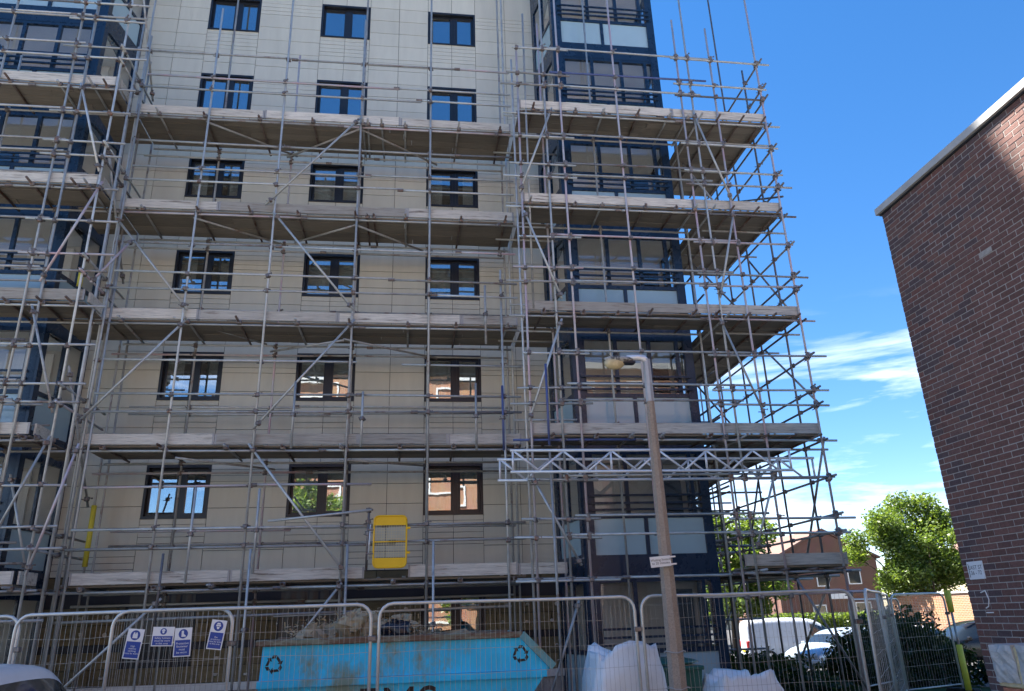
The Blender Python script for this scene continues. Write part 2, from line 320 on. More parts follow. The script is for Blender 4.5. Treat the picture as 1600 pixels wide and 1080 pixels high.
# cladding panels, each its own piece with an open joint
cols = [(XL, -7.5, 0), (-7.5, -6.71, 0), (-6.71, -6.03, 1), (-6.03, -5.35, 1), (-5.35, -4.52, 0), (-4.52, -3.68, 0), (-3.68, -3.0, 1), (-3.0, -2.32, 1),
        (-2.32, -1.5, 0), (-1.5, -.68, 0), (-.68, 0, 1), (0, .68, 1), (.68, 1.55, 0), (1.55, XR, 0)]
CB = 2.88; CT = 19.3
panels = []
for ci, (a, b, wcol) in enumerate(cols):
    cuts = []
    if wcol:
        for k in range(0, 7):
            t = sill(k) if k < 6 else CT; lo = sill(k - 1) + WH if k else CB
            z = [t]
            if k < 6: z += [t - .13 * i for i in range(1, 6)]
            z = [q for q in z if q > lo + .1]
            if k and k < 6: z += [t - 1.10]
            z += [lo]; cuts += [(z[i + 1], z[i]) for i in range(len(z) - 1)]
    else:
        off = (.0, .42, .95, .2)[(ci // 2) % 4]; pat = (.13, .13, .13, .45, .45, .45, .45, .46); z = CT - off; zs = [CT] + ([z] if off else []); i = 0
        while z > CB + .12: z -= pat[i % 8]; i += 1; zs.append(max(z, CB))
        cuts = [(zs[i + 1], zs[i]) for i in range(len(zs) - 1) if zs[i] - zs[i + 1] > .03]
    for lo, hi in cuts: panels.append((a, b, lo, hi))
cpos = Vector((-.93, -17.169, 1.82))
panels.sort(key=lambda p: -(p[1] - p[0]) * (p[3] - p[2]) / (Vector(((p[0] + p[1]) / 2, 0, (p[2] + p[3]) / 2)) - cpos).length ** 3)
G = .005; PM = {}
rest = MB()
for i, (a, b, lo, hi) in enumerate(panels):
    yo = random.uniform(-.002, .002)
    if i < 300:
        key = (round(b - a, 2), round(hi - lo, 2))
        if key not in PM:
            PM[key] = mesh_of('cladding_panel', MB().bbox(-(b - a) / 2 + G, (b - a) / 2 - G, -.008, .014, -(hi - lo) / 2 + G, (hi - lo) / 2 - G, .002), panelm)
        inst('cladding_panel', PM[key], ((a + b) / 2, yo, (lo + hi) / 2), tower)
    else: rest.box(a + G, b - G, -.008 + yo, .014, lo + G, hi - G)
if rest.v: obj('small_cladding_panels', rest, panelm, tower, kind='stuff')

# windows
def framebox(x0, x1, z0, z1, t, y0, y1, top=None, bot=None):
    top = t if top is None else top; bot = t if bot is None else bot
    return MB().box(x0, x0 + t, y0, y1, z0, z1).box(x1 - t, x1, y0, y1, z0, z1).box(x0 + t, x1 - t, y0 + .0005, y1 - .0005, z1 - top, z1).box(x0 + t, x1 - t, y0 + .0005, y1 - .0005, z0, z0 + bot)
w0, w1, h0, h1 = -WW, WW, -WH / 2, WH / 2
fr = framebox(w0, w1, h0, h1, .05, -.012, .20, .06, .05)
fr_me = mesh_of('window', fr.box(-.045 + .05, .045 + .05, .085, .16, h0 + .05, h1 - .06), navy2)
sl_me = mesh_of('sash', framebox(w0 + .052, .004, h0 + .052, h1 - .062, .055, .10, .158), navy2)
sr_me = mesh_of('sash', framebox(.096, w1 - .052, h0 + .052, h1 - .062, .07, .08, .155), navy2)
pl_me = mesh_of('pane', MB().box(w0 + .107, -.051, .128, .134, h0 + .107, h1 - .117), glassm)
pr_me = mesh_of('pane', MB().box(.166, w1 - .122, .12, .126, h0 + .122, h1 - .132), glassm)
si_me = mesh_of('sill', MB().box(w0 + .002, w1 - .002, -.035, .08, h0 - .012, h0 + .012), navy2)
def curtain_mb(x0, x1, z0, z1, y, amp=.03, n=26):
    mb = MB(); vs = []
    for i in range(n + 1):
        x = x0 + (x1 - x0) * i / n; yy = y + amp * math.sin(i * 1.9) + .5 * amp * math.sin(i * 4.1); vs += [(x, yy, z0), (x, yy, z1)]
    return mb.add(vs, [(2 * i, 2 * i + 2, 2 * i + 3, 2 * i + 1) for i in range(n)])
cu_full = mesh_of('curtain', curtain_mb(w0 + .06, w1 - .06, h0, h1, .30), curt, True)
cu_left = mesh_of('curtain', curtain_mb(w0 + .06, -.25, h0 - .2, h1, .32), curt, True)
cu_right = mesh_of('curtain', curtain_mb(.30, w1 - .06, h0 - .2, h1, .32), curt, True)
cv = curtain_mb(w0 + .03, w1 - .03, h0 + .16, h1 - .02, -.03, .012, 18)
cov_me = mesh_of('darkening_sheet', cv, M('darkening_brown', (.045, .04, .036), .35, 0, .3, 4, bump=.4), True)  # dark sheet added to keep bright reflections out of the panes
for k in range(-1, 6):
    for j, x in enumerate(WX):
        c = Vector((x, 0, sill(k) + WH / 2)); wd = inst('window', fr_me, c, tower)
        for nm, me in (('sash', sl_me), ('sash', sr_me), ('pane', pl_me), ('pane', pr_me), ('sill', si_me)): ins = inst(nm, me, c, wd); ins.rotation_euler = (random.gauss(0, .008), 0, random.gauss(0, .008)) if nm == 'pane' else (0, 0, 0)
        if k == -1 and j < 2: inst('darkening_sheet', cov_me, c, wd)  # two ground floor windows darkened by an added sheet
        q = (k * 5 + j * 3 + 7) % 4
        if k in (0, 1) and j > 0 or (k == 2 and j != 0) or (k == 3 and j == 1): inst('curtain', cu_full, c, wd)
        elif q < 3 and k < 4: inst('curtain', cu_left, c, wd); inst('curtain', cu_right, c, wd)

# ground floor: stripped wall with insulation slabs, membranes and fixings
gx = [q for x in WX for q in (x - WW - .01, x + WW + .01)]
def slabs(lo, hi, step, off):
    x = XL + .01
    first = True
    while x < XR - .05:
        nx = min(XR, x + (off if first else step)); first = False
        a, b = x + .004, nx - .004
        # cut at windows
        segs = [(a, b)]
        if hi > sill(-1) and lo < sill(-1) + WH:
            for wx in WX:
                ns = []
                for (p, q) in segs:
                    l, r = wx - WW - .02, wx + WW + .02
                    if q <= l or p >= r: ns.append((p, q))
                    else:
                        if p < l: ns.append((p, l))
                        if q > r: ns.append((r, q))
                segs = ns
        for p, q in segs:
            if q - p > .05: obj('insulation_slab', MB().bbox(p, q, -.06 + random.uniform(-.008, .008), .028, lo + .004, hi - .004, .006), insul, tower)
        x = nx
slabs(2.56, 2.86, 1.2, .7); slabs(1.92, 2.26, 1.2, .3); slabs(1.55, 1.92, 1.2, .9); slabs(1.09, 1.41, 1.2, .5); slabs(.77, 1.09, 1.2, 1.1)
obj('membrane_strip', MB().box(XL, XR, -.02, .0295, 2.263, 2.557), memb, tower)
obj('membrane_strip', MB().box(XL, XR, -.02, .0295, 1.413, 1.547), memb, tower)
obj('base_rail', MB().box(XL, XR, -.09, .0295, .62, .765), coping, tower)
obj('plinth', MB().box(XL, XR, -.03, .0295, 0, .615), mortar, tower)
fx = MB()
for z in (2.71, 2.08, 1.74, 1.25, .92):
    for i in range(20):
        x = XL + .3 + i * .54 + random.uniform(-.08, .08)
        if x < XR and not any(abs(x - wx) < WW + .06 for wx in WX): fx.tube((x, -.072, z + random.uniform(-.05, .05)), (x, -.0605, z), .045, 10)
obj('insulation_fixings', fx, washer, tower, kind='stuff')

# glazed balcony bays (both sides)
FY = -1.5; BH = 2.67; B0 = 2.98
def bay(sgn, xb_in, xf_in, xf_out, xb_out, ox):
    # inner edge faces the middle of the facade; sgn=1 for the right bay
    mx_ = lambda x: x if sgn > 0 else ox - x
    def bx(mb, x0, x1, *a):
        x0, x1 = mx_(x0), mx_(x1); return mb.box(min(x0, x1), max(x0, x1), *a)
    din = Vector((mx_(xf_in) - mx_(xb_in), FY, 0)); dn = din.normalized(); nn = Vector((dn.y, -dn.x, 0)) * (-1 if sgn > 0 else 1)
    def ret(mb, s0, s1, z0, z1, t=.06, out=0.0):      # piece on the angled return
        p = Vector((mx_(xb_in), 0, 0)) + din * s0 + nn * out; q = Vector((mx_(xb_in), 0, 0)) + din * s1 + nn * out; o = -nn * t
        return mb.add([(p.x, p.y, z0), (q.x, q.y, z0), (q.x + o.x, q.y + o.y, z0), (p.x + o.x, p.y + o.y, z0), (p.x, p.y, z1), (q.x, q.y, z1), (q.x + o.x, q.y + o.y, z1), (p.x + o.x, p.y + o.y, z1)],
                      [(0, 3, 2, 1), (4, 5, 6, 7), (0, 1, 5, 4), (1, 2, 6, 5), (2, 3, 7, 6), (3, 0, 4, 7)])
    for k in range(-1, 7):
        b = B0 + BH * k; z0 = b - .47 if k > -1 else 0
        f = MB()
        bx(f, xf_in, 2.88, FY, FY + .14, z0, b + 2.2)           # corner posts
        bx(f, 5.30, xf_out, FY, FY + .14, z0, b + 2.2)
        bx(f, 2.88, 5.30, FY + .012, FY + .13, z0, b)             # spandrel band
        bx(f, 2.88, 5.30, FY + .02, FY + .11, b + .75, b + .84)
        bx(f, 2.88, 5.30, FY + .02, FY + .11, b + 2.12, b + 2.2)
        bx(f, 3.98, 4.06, FY + .021, FY + .109, b, b + .75)
        for x in (3.66, 4.46, 5.13): bx(f, x - .04, x + .04, FY + .021, FY + .109, b + .84, b + 2.12)
        bx(f, 2.88, 2.93, FY + .021, FY + .109, b + .84, b + 2.12)
        # slab, return frame, far return
        bx(f, 2.75, 5.48, FY + .14, -.002, z0 + .02, b - .1 if k > -1 else .18)
        ret(f, .0, .12, z0, b + 2.2); ret(f, .90, 1.0, z0, b + 2.2); ret(f, .12, .90, z0, b + .02); ret(f, .12, .90, b + .75, b + .84); ret(f, .12, .90, b + 2.12, b + 2.2); ret(f, .48, .54, b + .84, b + 2.12)
        def far(mb, s0, s1, za, zb, t=.06, ins=0.0):
            P = lambda s, o: (mx_(xf_out + (xb_out - xf_out) * s - o), FY + .14 + (-FY - .14) * s)
            q = [P(s0, ins), P(s1, ins), P(s1, ins + t), P(s0, ins + t)]
            return mb.add([(x, y, za) for x, y in q] + [(x, y, zb) for x, y in q], [(0, 3, 2, 1), (4, 5, 6, 7), (0, 1, 5, 4), (1, 2, 6, 5), (2, 3, 7, 6), (3, 0, 4, 7)])
        far(f, 0, .08, z0, b + 2.2); far(f, .92, 1, z0, b + 2.2); far(f, .08, .92, z0, b + .02); far(f, .08, .92, b + .75, b + .84); far(f, .08, .92, b + 2.12, b + 2.2)
        fo = obj('balcony', f, navy, tower)
        for x0, x1 in ((2.88, 3.98), (4.06, 5.30)): obj('frosted_panel', bx(MB(), x0 + .003, x1 - .003, FY + .05, FY + .065, b + .003, b + .747), frost, fo)
        for x0, x1 in ((2.93, 3.62), (3.70, 4.42), (4.50, 5.09), (5.17, 5.30)): obj('pane', bx(MB(), x0 + .002, x1 - .002, FY + .06, FY + .066, b + .842, b + 2.118), glassb, fo)
        obj('frosted_panel', far(MB(), .085, .915, b + .025, b + .747, .012, .02), frost, fo); obj('pane', far(MB(), .085, .915, b + .842, b + 2.118, .006, .02), glassb, fo)
        obj('ceiling', bx(MB(), 2.76, 5.46, FY + .145, -.003, b + 2.185, b + 2.205), whitepaint, fo)
        for dz in (.90, 1.04, 1.20): obj('rail', bx(MB(), 2.80, 5.38, FY - .05, FY - .02, b + dz, b + dz + .045), navy, fo)
        obj('frosted_panel', ret(MB(), .125, .895, b + .025, b + .747, .012, -.02), frost, fo)
        obj('pane', ret(MB(), .125, .475, b + .842, b + 2.118, .006, -.02), glassb, fo); obj('pane', ret(MB(), .545, .895, b + .842, b + 2.118, .006, -.02), glassb, fo)
        # doors and a blind at the back of the balcony
        obj('balcony_door', bx(MB(), 4.75, 5.40, -.05, -.003, b - .05, b + 2.0), navy2, fo)
        obj('blind', bx(MB(), 3.05, 4.05, -.06, -.004, b + .75, b + 2.1), curt, fo) if (k * 3 + sgn) % 4 else None
    zt = B0 + BH * 6 + 2.2
    obj('upper_bay', MB().prism([(mx_(xb_in), 0), (mx_(xf_in), FY), (mx_(xf_out), FY), (mx_(xb_out), 0)], 'z', zt, 36.6), navy, tower)
bay(1, 2.40, 2.68, 5.50, 5.60, 0)
bay(-1, 2.40, 2.68, 5.50, 5.60, -5.98)

# ================================================================== SCAFFOLDING
ZD = (2.62, 5.27, 7.97, 10.62, 13.15)
TR = .0248
def pick(dark=.05):
    r = random.random()
    return galv[0] if r < .66 else galv[1] if r < .86 else galv[2] if r < .95 else galv[3] if r < .993 else galv[4]
class Scaf:
    def __init__(s, name, label, loc):
        s.t = thing(name, label, 'scaffolding', loc); s.c = MB()
    def tube(s, name, p, q, mat=None): return obj(name, MB().tube(p, q, TR), mat or pick(), s.t, True)
    def coup(s, p, ang=None):
        a = random.uniform(0, 3.14) if ang is None else ang; x, y, z = p
        m = Matrix.Translation(p) @ Matrix.Rotation(a, 4, 'Z') @ Matrix.Rotation(random.uniform(-.3, .3), 4, 'X')
        k = MB().bbox(-.05, .05, -.042, .042, -.045, .045, .014)
        k.tube((-.02, -.085, .028), (-.02, .06, .028), .010, 5); k.tube((.03, -.05, -.02), (.03, .095, -.02), .010, 5); k.box(-.036, -.004, -.10, -.082, .012, .044)
        s.c.join(k.xf(m))
    def sleeve(s, p, q):
        s.c.tube(p, q, .036, 8)
    def done(s): obj('couplers', s.c, coupm, s.t, kind='stuff')
    def boards(s, x0, x1, y0, y1, z, ln=3.9):
        n = max(1, round((y1 - y0) / .232)); wdt = (y1 - y0) / n
        for i in range(n):
            x = x0; first = True
            while x < x1 - .02:
                nx = x + (random.uniform(1.6, ln) if first else ln); nx = x1 if x1 - nx < .5 else nx; first = False
                zz = z - random.choice((0, 0, .004, .009)); a = y0 + i * wdt + random.uniform(.002, .007); b = y0 + (i + 1) * wdt - random.uniform(.002, .007)
                obj('scaffold_board', MB().bbox(x + .004, nx - .004, a, b, zz - .038, zz, .003), board, s.t); x = nx
    def toe(s, x0, x1, y, z, ln=3.9, cuts=None):
        x = x0; pts = [x0]
        if cuts: pts += cuts
        else:
            while x1 - x > ln + .4: x += random.uniform(2.4, ln); pts.append(x)
        pts.append(x1)
        for a, b in zip(pts[:-1], pts[1:]):
            t = random.uniform(-.012, .012); dy = random.uniform(0, .016)
            o = obj('toe_board', MB().bbox(a + .004, b - .004, y - .038 + dy, y + dy, z + .002, z + .225 + t, .004), toeb, s.t)
            for e in (a + .004, b - .044):
                obj('end_band', MB().box(e, e + .04, y - .0395 + dy, y + .0015 + dy, z + .001, z + .2255 + t), metalband, o)
    def toe_y(s, x, y0, y1, z):
        obj('toe_board', MB().bbox(x - .019, x + .019, y0, y1, z + .002, z + .225, .004), toeb, s.t)
    def transoms(s, xs, y0, y1, z):
        for x in xs:
            x += random.uniform(-.12, .12); s.tube('transom', (x, y0 - random.uniform(.0, .22), z - .066), (x + random.uniform(-.03, .03), y1 + random.uniform(0, .12), z - .066), rusty if random.random() < .75 else galv[1])
            s.coup((x + .01, y0 + .08, z - .08), 0)
def rail(sc, name, x0, x1, y, z, stds, cuts=None, dz=.03):
    pts = [x0] + (cuts or []) + [x1]
    for i, (a, b) in enumerate(zip(pts[:-1], pts[1:])):
        o = .0 if i == 0 else .12
        h = random.uniform(-dz, dz)
        sc.tube(name, (a - o, y, z + h), (b, y, z + h + random.uniform(-dz, dz)))
        if i: sc.sleeve((a - .07 - o / 2, y - .002, z + h), (a + .07 - o / 2, y - .002, z + h))
    for s_ in stds:
        if x0 - .05 < s_ < x1 + .05: sc.coup((s_, y + .01, z))

# ---- middle scaffold along the beige facade
C = Scaf('facade_scaffold', 'long straight scaffold along the beige facade between the two balcony columns', (-3, -1.2, 0))
co = (-7.36, -5.8, -4.12, -2.28, -.63, 1.0); YO, YI = -1.85, -.45
for x, t in zip(co, (15.3, 16.3, 20.5, 16.25, 20.5, 9.3)): C.tube('standard', (x, YO, 0), (x + random.uniform(-.02, .02), YO, t))
for x, t in ((-7.25, 9.9),): C.tube('standard', (x, YO + .05, 0), (x, YO + .05, t))
for x, t in ((-7.5, 13.2), (-7.34, 8.0), (-5.86, 20.5), (-4.1, 16.2), (-2.37, 20.5), (-.62, 14.0), (1.28, 20.5), (1.40, 20.5)): C.tube('standard', (x, YI, 0), (x, YI, t), galv[1] if random.random() < .5 else None)
cuts_toe = ([-6.9 + 1.5, -2.0], [-5.2, -3.05, -.95 + 2.0], [-4.65, -1.0 + .02], [-5.15, -2.25], [-4.55, -1.1])
for k, z in enumerate(ZD):
    xe = 1.36; xs0 = -7.42
    C.boards(xs0, xe, YO + .13, YI - .09, z)
    if k == 0: C.toe(xs0 + .2, -1.83, YO + .09, z, cuts=[-4.35]); C.toe(-.99, 2.2, YO + .09, z, cuts=[1.2])
    else: C.toe(xs0, xe, YO + .09, z, cuts=([-4.9, -2.05, -.2], [-5.5, -2.6, .1], [-5.35, -1.15], [-4.55, -1.35])[k - 1])
    C.transoms([xs0 + .5 + i * 1.15 for i in range(8)] + ([-2.1, -1.9] if k > 2 else []), YO - .1, YI, z)
    rail(C, 'ledger', xs0 - .1, xe, YO + .05, z - .125, co, [-3.4 + .7 * (k % 3)], .01)
    rail(C, 'ledger', xs0, xe, YI - .05, z - .125, (-5.86, -4.1, -2.37, -.62), [-1.9], .01)
    rail(C, 'ledger', xs0 - .2, xe - .1, YI - .06, z - .34, (-5.86, -4.1, -2.37, -.62), [-3.1], .02)
    st = [x for x, t in zip(co, (15.3, 16.3, 20.5, 16.25, 20.5, 9.3)) if t > z + 1.2]
    rail(C, 'guard_rail', xs0 + .15, xe, YO - .055, z + 1.01, st, [-1.4 - .6 * (k % 2)])
    rail(C, 'guard_rail', xs0 + .1, xe, YO - .055, z + .66, st, [-1.25 + .4 * (k % 3)])
    if k == 1: rail(C, 'ledger', xs0 + .1, -2.15, YO + .055, z + 1.76, st, None); rail(C, 'ledger', -1.2, xe + .05, YO + .055, z + 1.76, st, None)
    elif k == 0: rail(C, 'ledger', xs0 + .2, -1.75, YO + .055, z + 1.82, st, [-4.0])
    else: rail(C, 'ledger', xs0 + .1, xe, YO + .055, z + 1.76, st, [-3.9, .1])
    rail(C, 'guard_rail', xs0 + .3, xe, YI + .055, z + .80 + .2 * (k % 2), (-5.86, -4.1, -2.37, -.62), [-2.8])
    if k < 2: rail(C, 'guard_rail', xs0 + .3, xe, YI + .055, z + 1.15, (-5.86, -4.1, -2.37, -.62), [-3.5])
for a, b in (((-2.3, -1.92, 13.2), (-4.31, -1.92, 10.73)), ((-4.12, -1.92, 10.55), (-2.25, -1.92, 8.2)), ((-2.22, -1.92, 7.98), (-4.14, -1.92, 5.55)), ((-4.2, -1.92, 5.25), (-2.17, -1.92, 2.7)),
             ((-7.44, -1.92, 10.3), (-5.7, -1.92, 8.13)), ((-5.70, -1.92, 7.9), (-7.55, -1.92, 5.6)), ((-5.50, -1.92, 2.35), (-7.3, -1.92, .55)), ((-2.24, -1.92, 2.54), (-3.3, -1.92, 1.2))):
    C.tube('brace', a, b, galv[0]); d = Vector(b) - Vector(a); C.coup(Vector(a) + d * .05); C.coup(Vector(a) + d * .95)
for a, b in (((-2.35, -1.8, 13.0), (-.42, -.5, 12.93)), ((-2.3, -1.8, 12.98), (-4.2, -.5, 12.95)), ((-5.85, -1.8, 12.96), (-3.95, -.5, 12.99)), ((-5.85, -1.8, 10.4), (-4.2, -.5, 10.5)), ((-2.3, -1.8, 10.36), (-.75, -.5, 10.42)), ((-2.3, -1.8, 10.36), (-3.85, -.5, 10.55)),
             ((-6.0, -1.8, 8.0), (-4.3, -.5, 7.9)), ((-2.45, -1.8, 7.57), (-.4, -.5, 7.61)), ((-2.45, -1.8, 7.54), (-4.2, -.5, 7.72)), ((-2.4, -1.8, 4.95), (-.6, -.5, 5.06)), ((-5.6, -1.8, 5.0), (-3.9, -.5, 5.0))):
    C.tube('brace', a, b, galv[1])
for x, z0, z1 in ((-3.36, 5.15, 6.55), (-1.98, 5.18, 6.35), (.38, 5.1, 6.55), (.95, 5.1, 6.5), (.62, 7.45, 8.85), (-5.55, 1.9, 3.15), (-3.97, .3, 3.2), (-2.16, .3, 3.25), (-.5, .2, 3.28), (-5.1, 2.6, 4.4), (-3.9, 2.75, 4.35)):
    C.tube('puncheon', (x, YO - .11, z0), (x, YO - .11, z1)); C.coup((x, YO - .1, (z0 + z1) / 2))
C.tube('ledger', (-7.4, YO + .06, 1.98), (-1.9, YO + .06, 2.02), galv[1]); C.tube('ledger', (-3.7, YI - .06, 2.0), (1.2, YI - .06, 2.05), alum)
C.tube('transom', (-3.7, YO - .08, 3.72), (-1.72, YO - .15, 3.9), galv[0]); C.tube('puncheon', (-1.79, YO - .12, 2.75), (-1.77, YO - .12, 3.95), coupm); C.coup((-1.78, YO - .1, 3.9)); C.coup((-1.78, YO - .1, 3.68)); C.coup((-1.78, YO - .1, 3.45))
C.done()

# ---- left scaffold round the left balcony column
Lf = Scaf('balcony_scaffold', 'scaffold standing forward round the left balcony column at the edge of the picture', (-9.5, -2.2, 0))
YF, YB = -2.75, -1.72
lo_ = (-11.4, -9.93, -8.48, -8.2, -7.53)
for x, t in zip(lo_, (20, 20, 20, 16.5, 20)): Lf.tube('standard', (x, YF, 0), (x + random.uniform(-.03, .03), YF, t), galv[0])
for x, t in ((-10.2, 14.6), (-8.75, 16.2), (-7.62, 15.8), (-7.45, 20)): Lf.tube('standard', (x, YB, 0), (x, YB, t))
Lf.tube('standard', (-7.42, -2.25, 0), (-7.42, -2.25, 14.6)); Lf.tube('standard', (-7.60, -1.05, 0), (-7.60, -1.05, 15.2), galv[1])
for k, z in enumerate(ZD):
    xr = (-7.75, -7.95, -7.42, -7.55, -7.55)[k]
    Lf.boards(-12.2, xr, YF + .1, YB - .08, z); Lf.boards(-8.3, xr + .12, YB - .06, -.62, z - .04)
    Lf.toe(-12.2, xr, YF + .08, z, cuts=[-10.1 + .3 * (k % 2)]); Lf.toe_y(xr + .04, YF + .15, -1.95, z)
    Lf.transoms([-11.6, -10.6, -9.6, -8.75, -8.05, -7.7], YF - .05, YB + .1, z)
    rail(Lf, 'ledger', -12.2, xr + .42, YF + .05, z - .12, lo_, [-9.2], .01)
    rail(Lf, 'ledger', -12.2, xr + .3, YB - .05, z - .12, (-10.2, -8.75, -7.62), None, .01)
    for dz in (.66, 1.0, 1.76): 
        rail(Lf, 'guard_rail', -12.2, -8.3, YF - .055, z + dz, lo_, None); rail(Lf, 'guard_rail', -8.75, -7.02 + random.uniform(-.12, .1), YF - .055, z + dz - .06, lo_, None)
    rail(Lf, 'guard_rail', -12.2, -8.1, YB + .055, z + .45, (-10.2, -8.75), None)
    rail(Lf, 'guard_rail', -12.2, -8.3, YB + .055, z + .85, (-10.2, -8.75), None)
    for dz in (.66, 1.0): Lf.tube('guard_rail', (-7.48, -2.95, z + dz - .1), (-7.48, -.7, z + dz - .1)); Lf.coup((-7.5, -2.7, z + dz - .1)); Lf.coup((-7.5, -1.75, z + dz - .1))
for a, b in (((-8.22, -2.83, 13.04), (-7.52, -2.83, 10.84)), ((-7.42, -2.83, 10.6), (-8.23, -2.83, 8.29)), ((-8.28, -2.83, 7.77), (-7.55, -2.83, 5.64)), ((-7.52, -2.83, 5.2), (-8.25, -2.83, 3.1)), ((-7.0, -2.83, 5.06), (-7.5, -2.83, 2.75)), ((-6.98, -2.0, 9.69), (-7.4, -2.6, 8.4)),
             ((-7.5, -2.7, 11.6), (-7.5, -.8, 9.2)), ((-7.48, -2.7, 6.6), (-7.48, -.8, 4.2)), ((-7.5, -2.7, 16.6), (-7.5, -.8, 14.2)), ((-8.6, -1.75, 4.7), (-8.0, -1.75, 2.9))):
    Lf.tube('brace', a, b, random.choice(galv[:3])); d = Vector(b) - Vector(a); Lf.coup(Vector(a) + d * .06); Lf.coup(Vector(a) + d * .94)
for z in (14.9, 15.3, 2.0): rail(Lf, 'ledger', -12.2, -7.1, YF - .055, z, lo_, [-8.6])
Lf.done()

# ---- right scaffold round the balcony column and the corner of the tower
Rt = Scaf('corner_scaffold', 'scaffold wrapping the right balcony column and the corner of the tower against the sky', (4.5, -2.2, 0))
ro = ((1.42, 14.9), (2.06, 20.5), (2.45, 20.5), (3.84, 20.5), (5.45, 16.1), (5.75, 20.5), (6.36, 15.9), (7.58, 20.5))
for x, t in ro: Rt.tube('standard', (x, YF, 0), (x + random.uniform(-.03, .03), YF, t), galv[0] if random.random() < .7 else galv[2])
Rt.tube('standard', (1.36, YF + .1, 0), (1.30, YF + .1, 14.6)); Rt.tube('standard', (1.58, YF + .06, 8), (1.62, YF + .06, 16)); Rt.tube('puncheon', (1.75, YF - .1, 5.0), (1.75, YF - .1, 6.7), galv[4]); Rt.tube('standard', (1.78, YF - .1, .1), (1.75, YF - .1, 4.9), galv[1])
for x, t in ((2.16, 16.6), (3.45, 17.6), (5.62, 13.9)): Rt.tube('standard', (x, YB - .05, 0), (x, YB - .05, t))
side_y = (-2.0, -.75, .45, 1.9, 3.4, 5.0, 6.6, 8.2)
for y, t in zip(side_y, (15.3, 20.0, 14.4, 10.2, 8.6, 8.2, 6.2, 6.2)): Rt.tube('standard', (7.6, y, 0), (7.6, y, t), galv[3] if random.random() < .5 else galv[1])  # darker tube colours stand in for the backlit side
for y, t in zip(side_y[1:], (14.2, 14.0, 10.0, 9.6, 8.2, 6.2, 6.2)): Rt.tube('standard', (6.0, y, 0), (6.0, y, t), galv[3] if random.random() < .6 else galv[1])
yend = (8.6, 8.6, 2.4, .75, .72)
rsx = [x for x, t in ro]
for k, z in enumerate(ZD):
    x0, x1 = 1.44, 7.62
    if k: Rt.boards(x0, x1, YF + .09, -1.8, z); Rt.toe(x0, x1, YF + .07, z, cuts=[5.2 + .25 * (k % 2)])
    else: Rt.boards(5.7, x1 + .1, YF + .09, -1.8, z); Rt.toe(5.55, x1 + .1, YF + .07, z, cuts=[])
    if k: Rt.boards(1.44, 2.3, -1.78, -.62, z - .045)
    y = -1.79; n = 0                                            # wide landing at the corner, boards across
    Rt.boards(5.72, 7.55, -1.79, yend[k], z - .02)
    Rt.toe_y(7.58, YF + .1, -.9, z) if k < 3 else None
    Rt.transoms([1.7, 2.7, 3.35, 4.2, 5.0, 5.5] if k else [], YF - .1, -1.72, z)
    for x in (5.85, 6.3, 6.9, 7.45): Rt.tube('transom', (x, YF - .25, z - .085), (x, yend[k] + .05, z - .085), rusty if x > 6 else galv[1])
    rail(Rt, 'ledger', 1.05, 7.95, YF + .05, z - .135, rsx, [3.2 + .5 * (k % 2), 5.4], .012)
    if k: rail(Rt, 'ledger', 1.3, 5.6, -1.76, z - .12, (2.16, 3.45), None, .01); rail(Rt, 'ledger', 1.0, 2.6, -1.05, z - .12, (), None)
    for q, dz in enumerate((.66, 1.0, 1.76)):
        rail(Rt, 'guard_rail', 1.0 + .15 * q, 2.7, YF - .055, z + dz - .06, rsx, None); rail(Rt, 'guard_rail', 2.0 + .2 * (q % 2), 5.95 + .2 * q, YF - .057, z + dz, rsx, None)
        rail(Rt, 'guard_rail', 5.3, 7.85 + random.uniform(-.25, .18), YF - .055, z + dz - .07, rsx, None)
        m = galv[3] if random.random() < .75 else galv[1]; Rt.tube('guard_rail', (7.655, YF - .18, z + dz - .02), (7.655, yend[k] + (.3 if k < 3 else .0), z + dz - .02), m)
        for y in side_y:
            if y < yend[k] + .4: Rt.coup((7.63, y, z + dz - .02))
        Rt.coup((7.6, YF, z + dz)); Rt.coup((7.6, YF + .05, z + dz - .08))
        if k < 3: Rt.tube('guard_rail', (5.95, -1.5, z + dz), (5.95, yend[k] + .3, z + dz), galv[3])
        if k < 2:
            for y in (3.4, 6.6): Rt.tube('transom', (5.6, y, z + dz + .05), (7.9, y, z + dz + .05), galv[3])
    if k: rail(Rt, 'guard_rail', 2.05, 5.85, -1.70, z + .36 + .08 * (k % 2), (2.16, 3.45), None); rail(Rt, 'guard_rail', 1.2, 2.6, -1.70, z + .55, (), None)
    for y in (-2.0, -.72):
        if y < yend[k]: Rt.tube('transom', (5.9, y, z - .19), (7.95 + random.uniform(-.1, .2), y, z - .19), galv[1]); Rt.coup((7.6, y, z - .19))
    Rt.tube('ledger', (7.655, YF - .1, z - .14), (7.655, yend[k] + .2, z - .14), galv[3])
for a, b in (((2.2, -2.83, 13.1), (1.36, -2.83, 10.77)), ((1.44, -2.83, 10.3), (2.18, -2.83, 8.18)), ((2.15, -2.83, 7.72), (1.37, -2.83, 5.5)), ((1.4, -2.83, 4.35), (2.26, -2.83, 2.7)), ((2.17, -2.83, 2.08), (1.45, -2.83, .2)),
             ((5.69, -2.83, 13.2), (6.35, -2.83, 10.8)), ((6.36, -2.83, 10.5), (5.74, -2.83, 8.3)), ((5.67, -2.83, 7.8), (6.37, -2.83, 5.62)), ((6.42, -2.83, 4.5), (5.78, -2.83, 2.95))):
    Rt.tube('brace', a, b, galv[0]); d = Vector(b) - Vector(a); Rt.coup(Vector(a) + d * .05); Rt.coup(Vector(a) + d * .95)
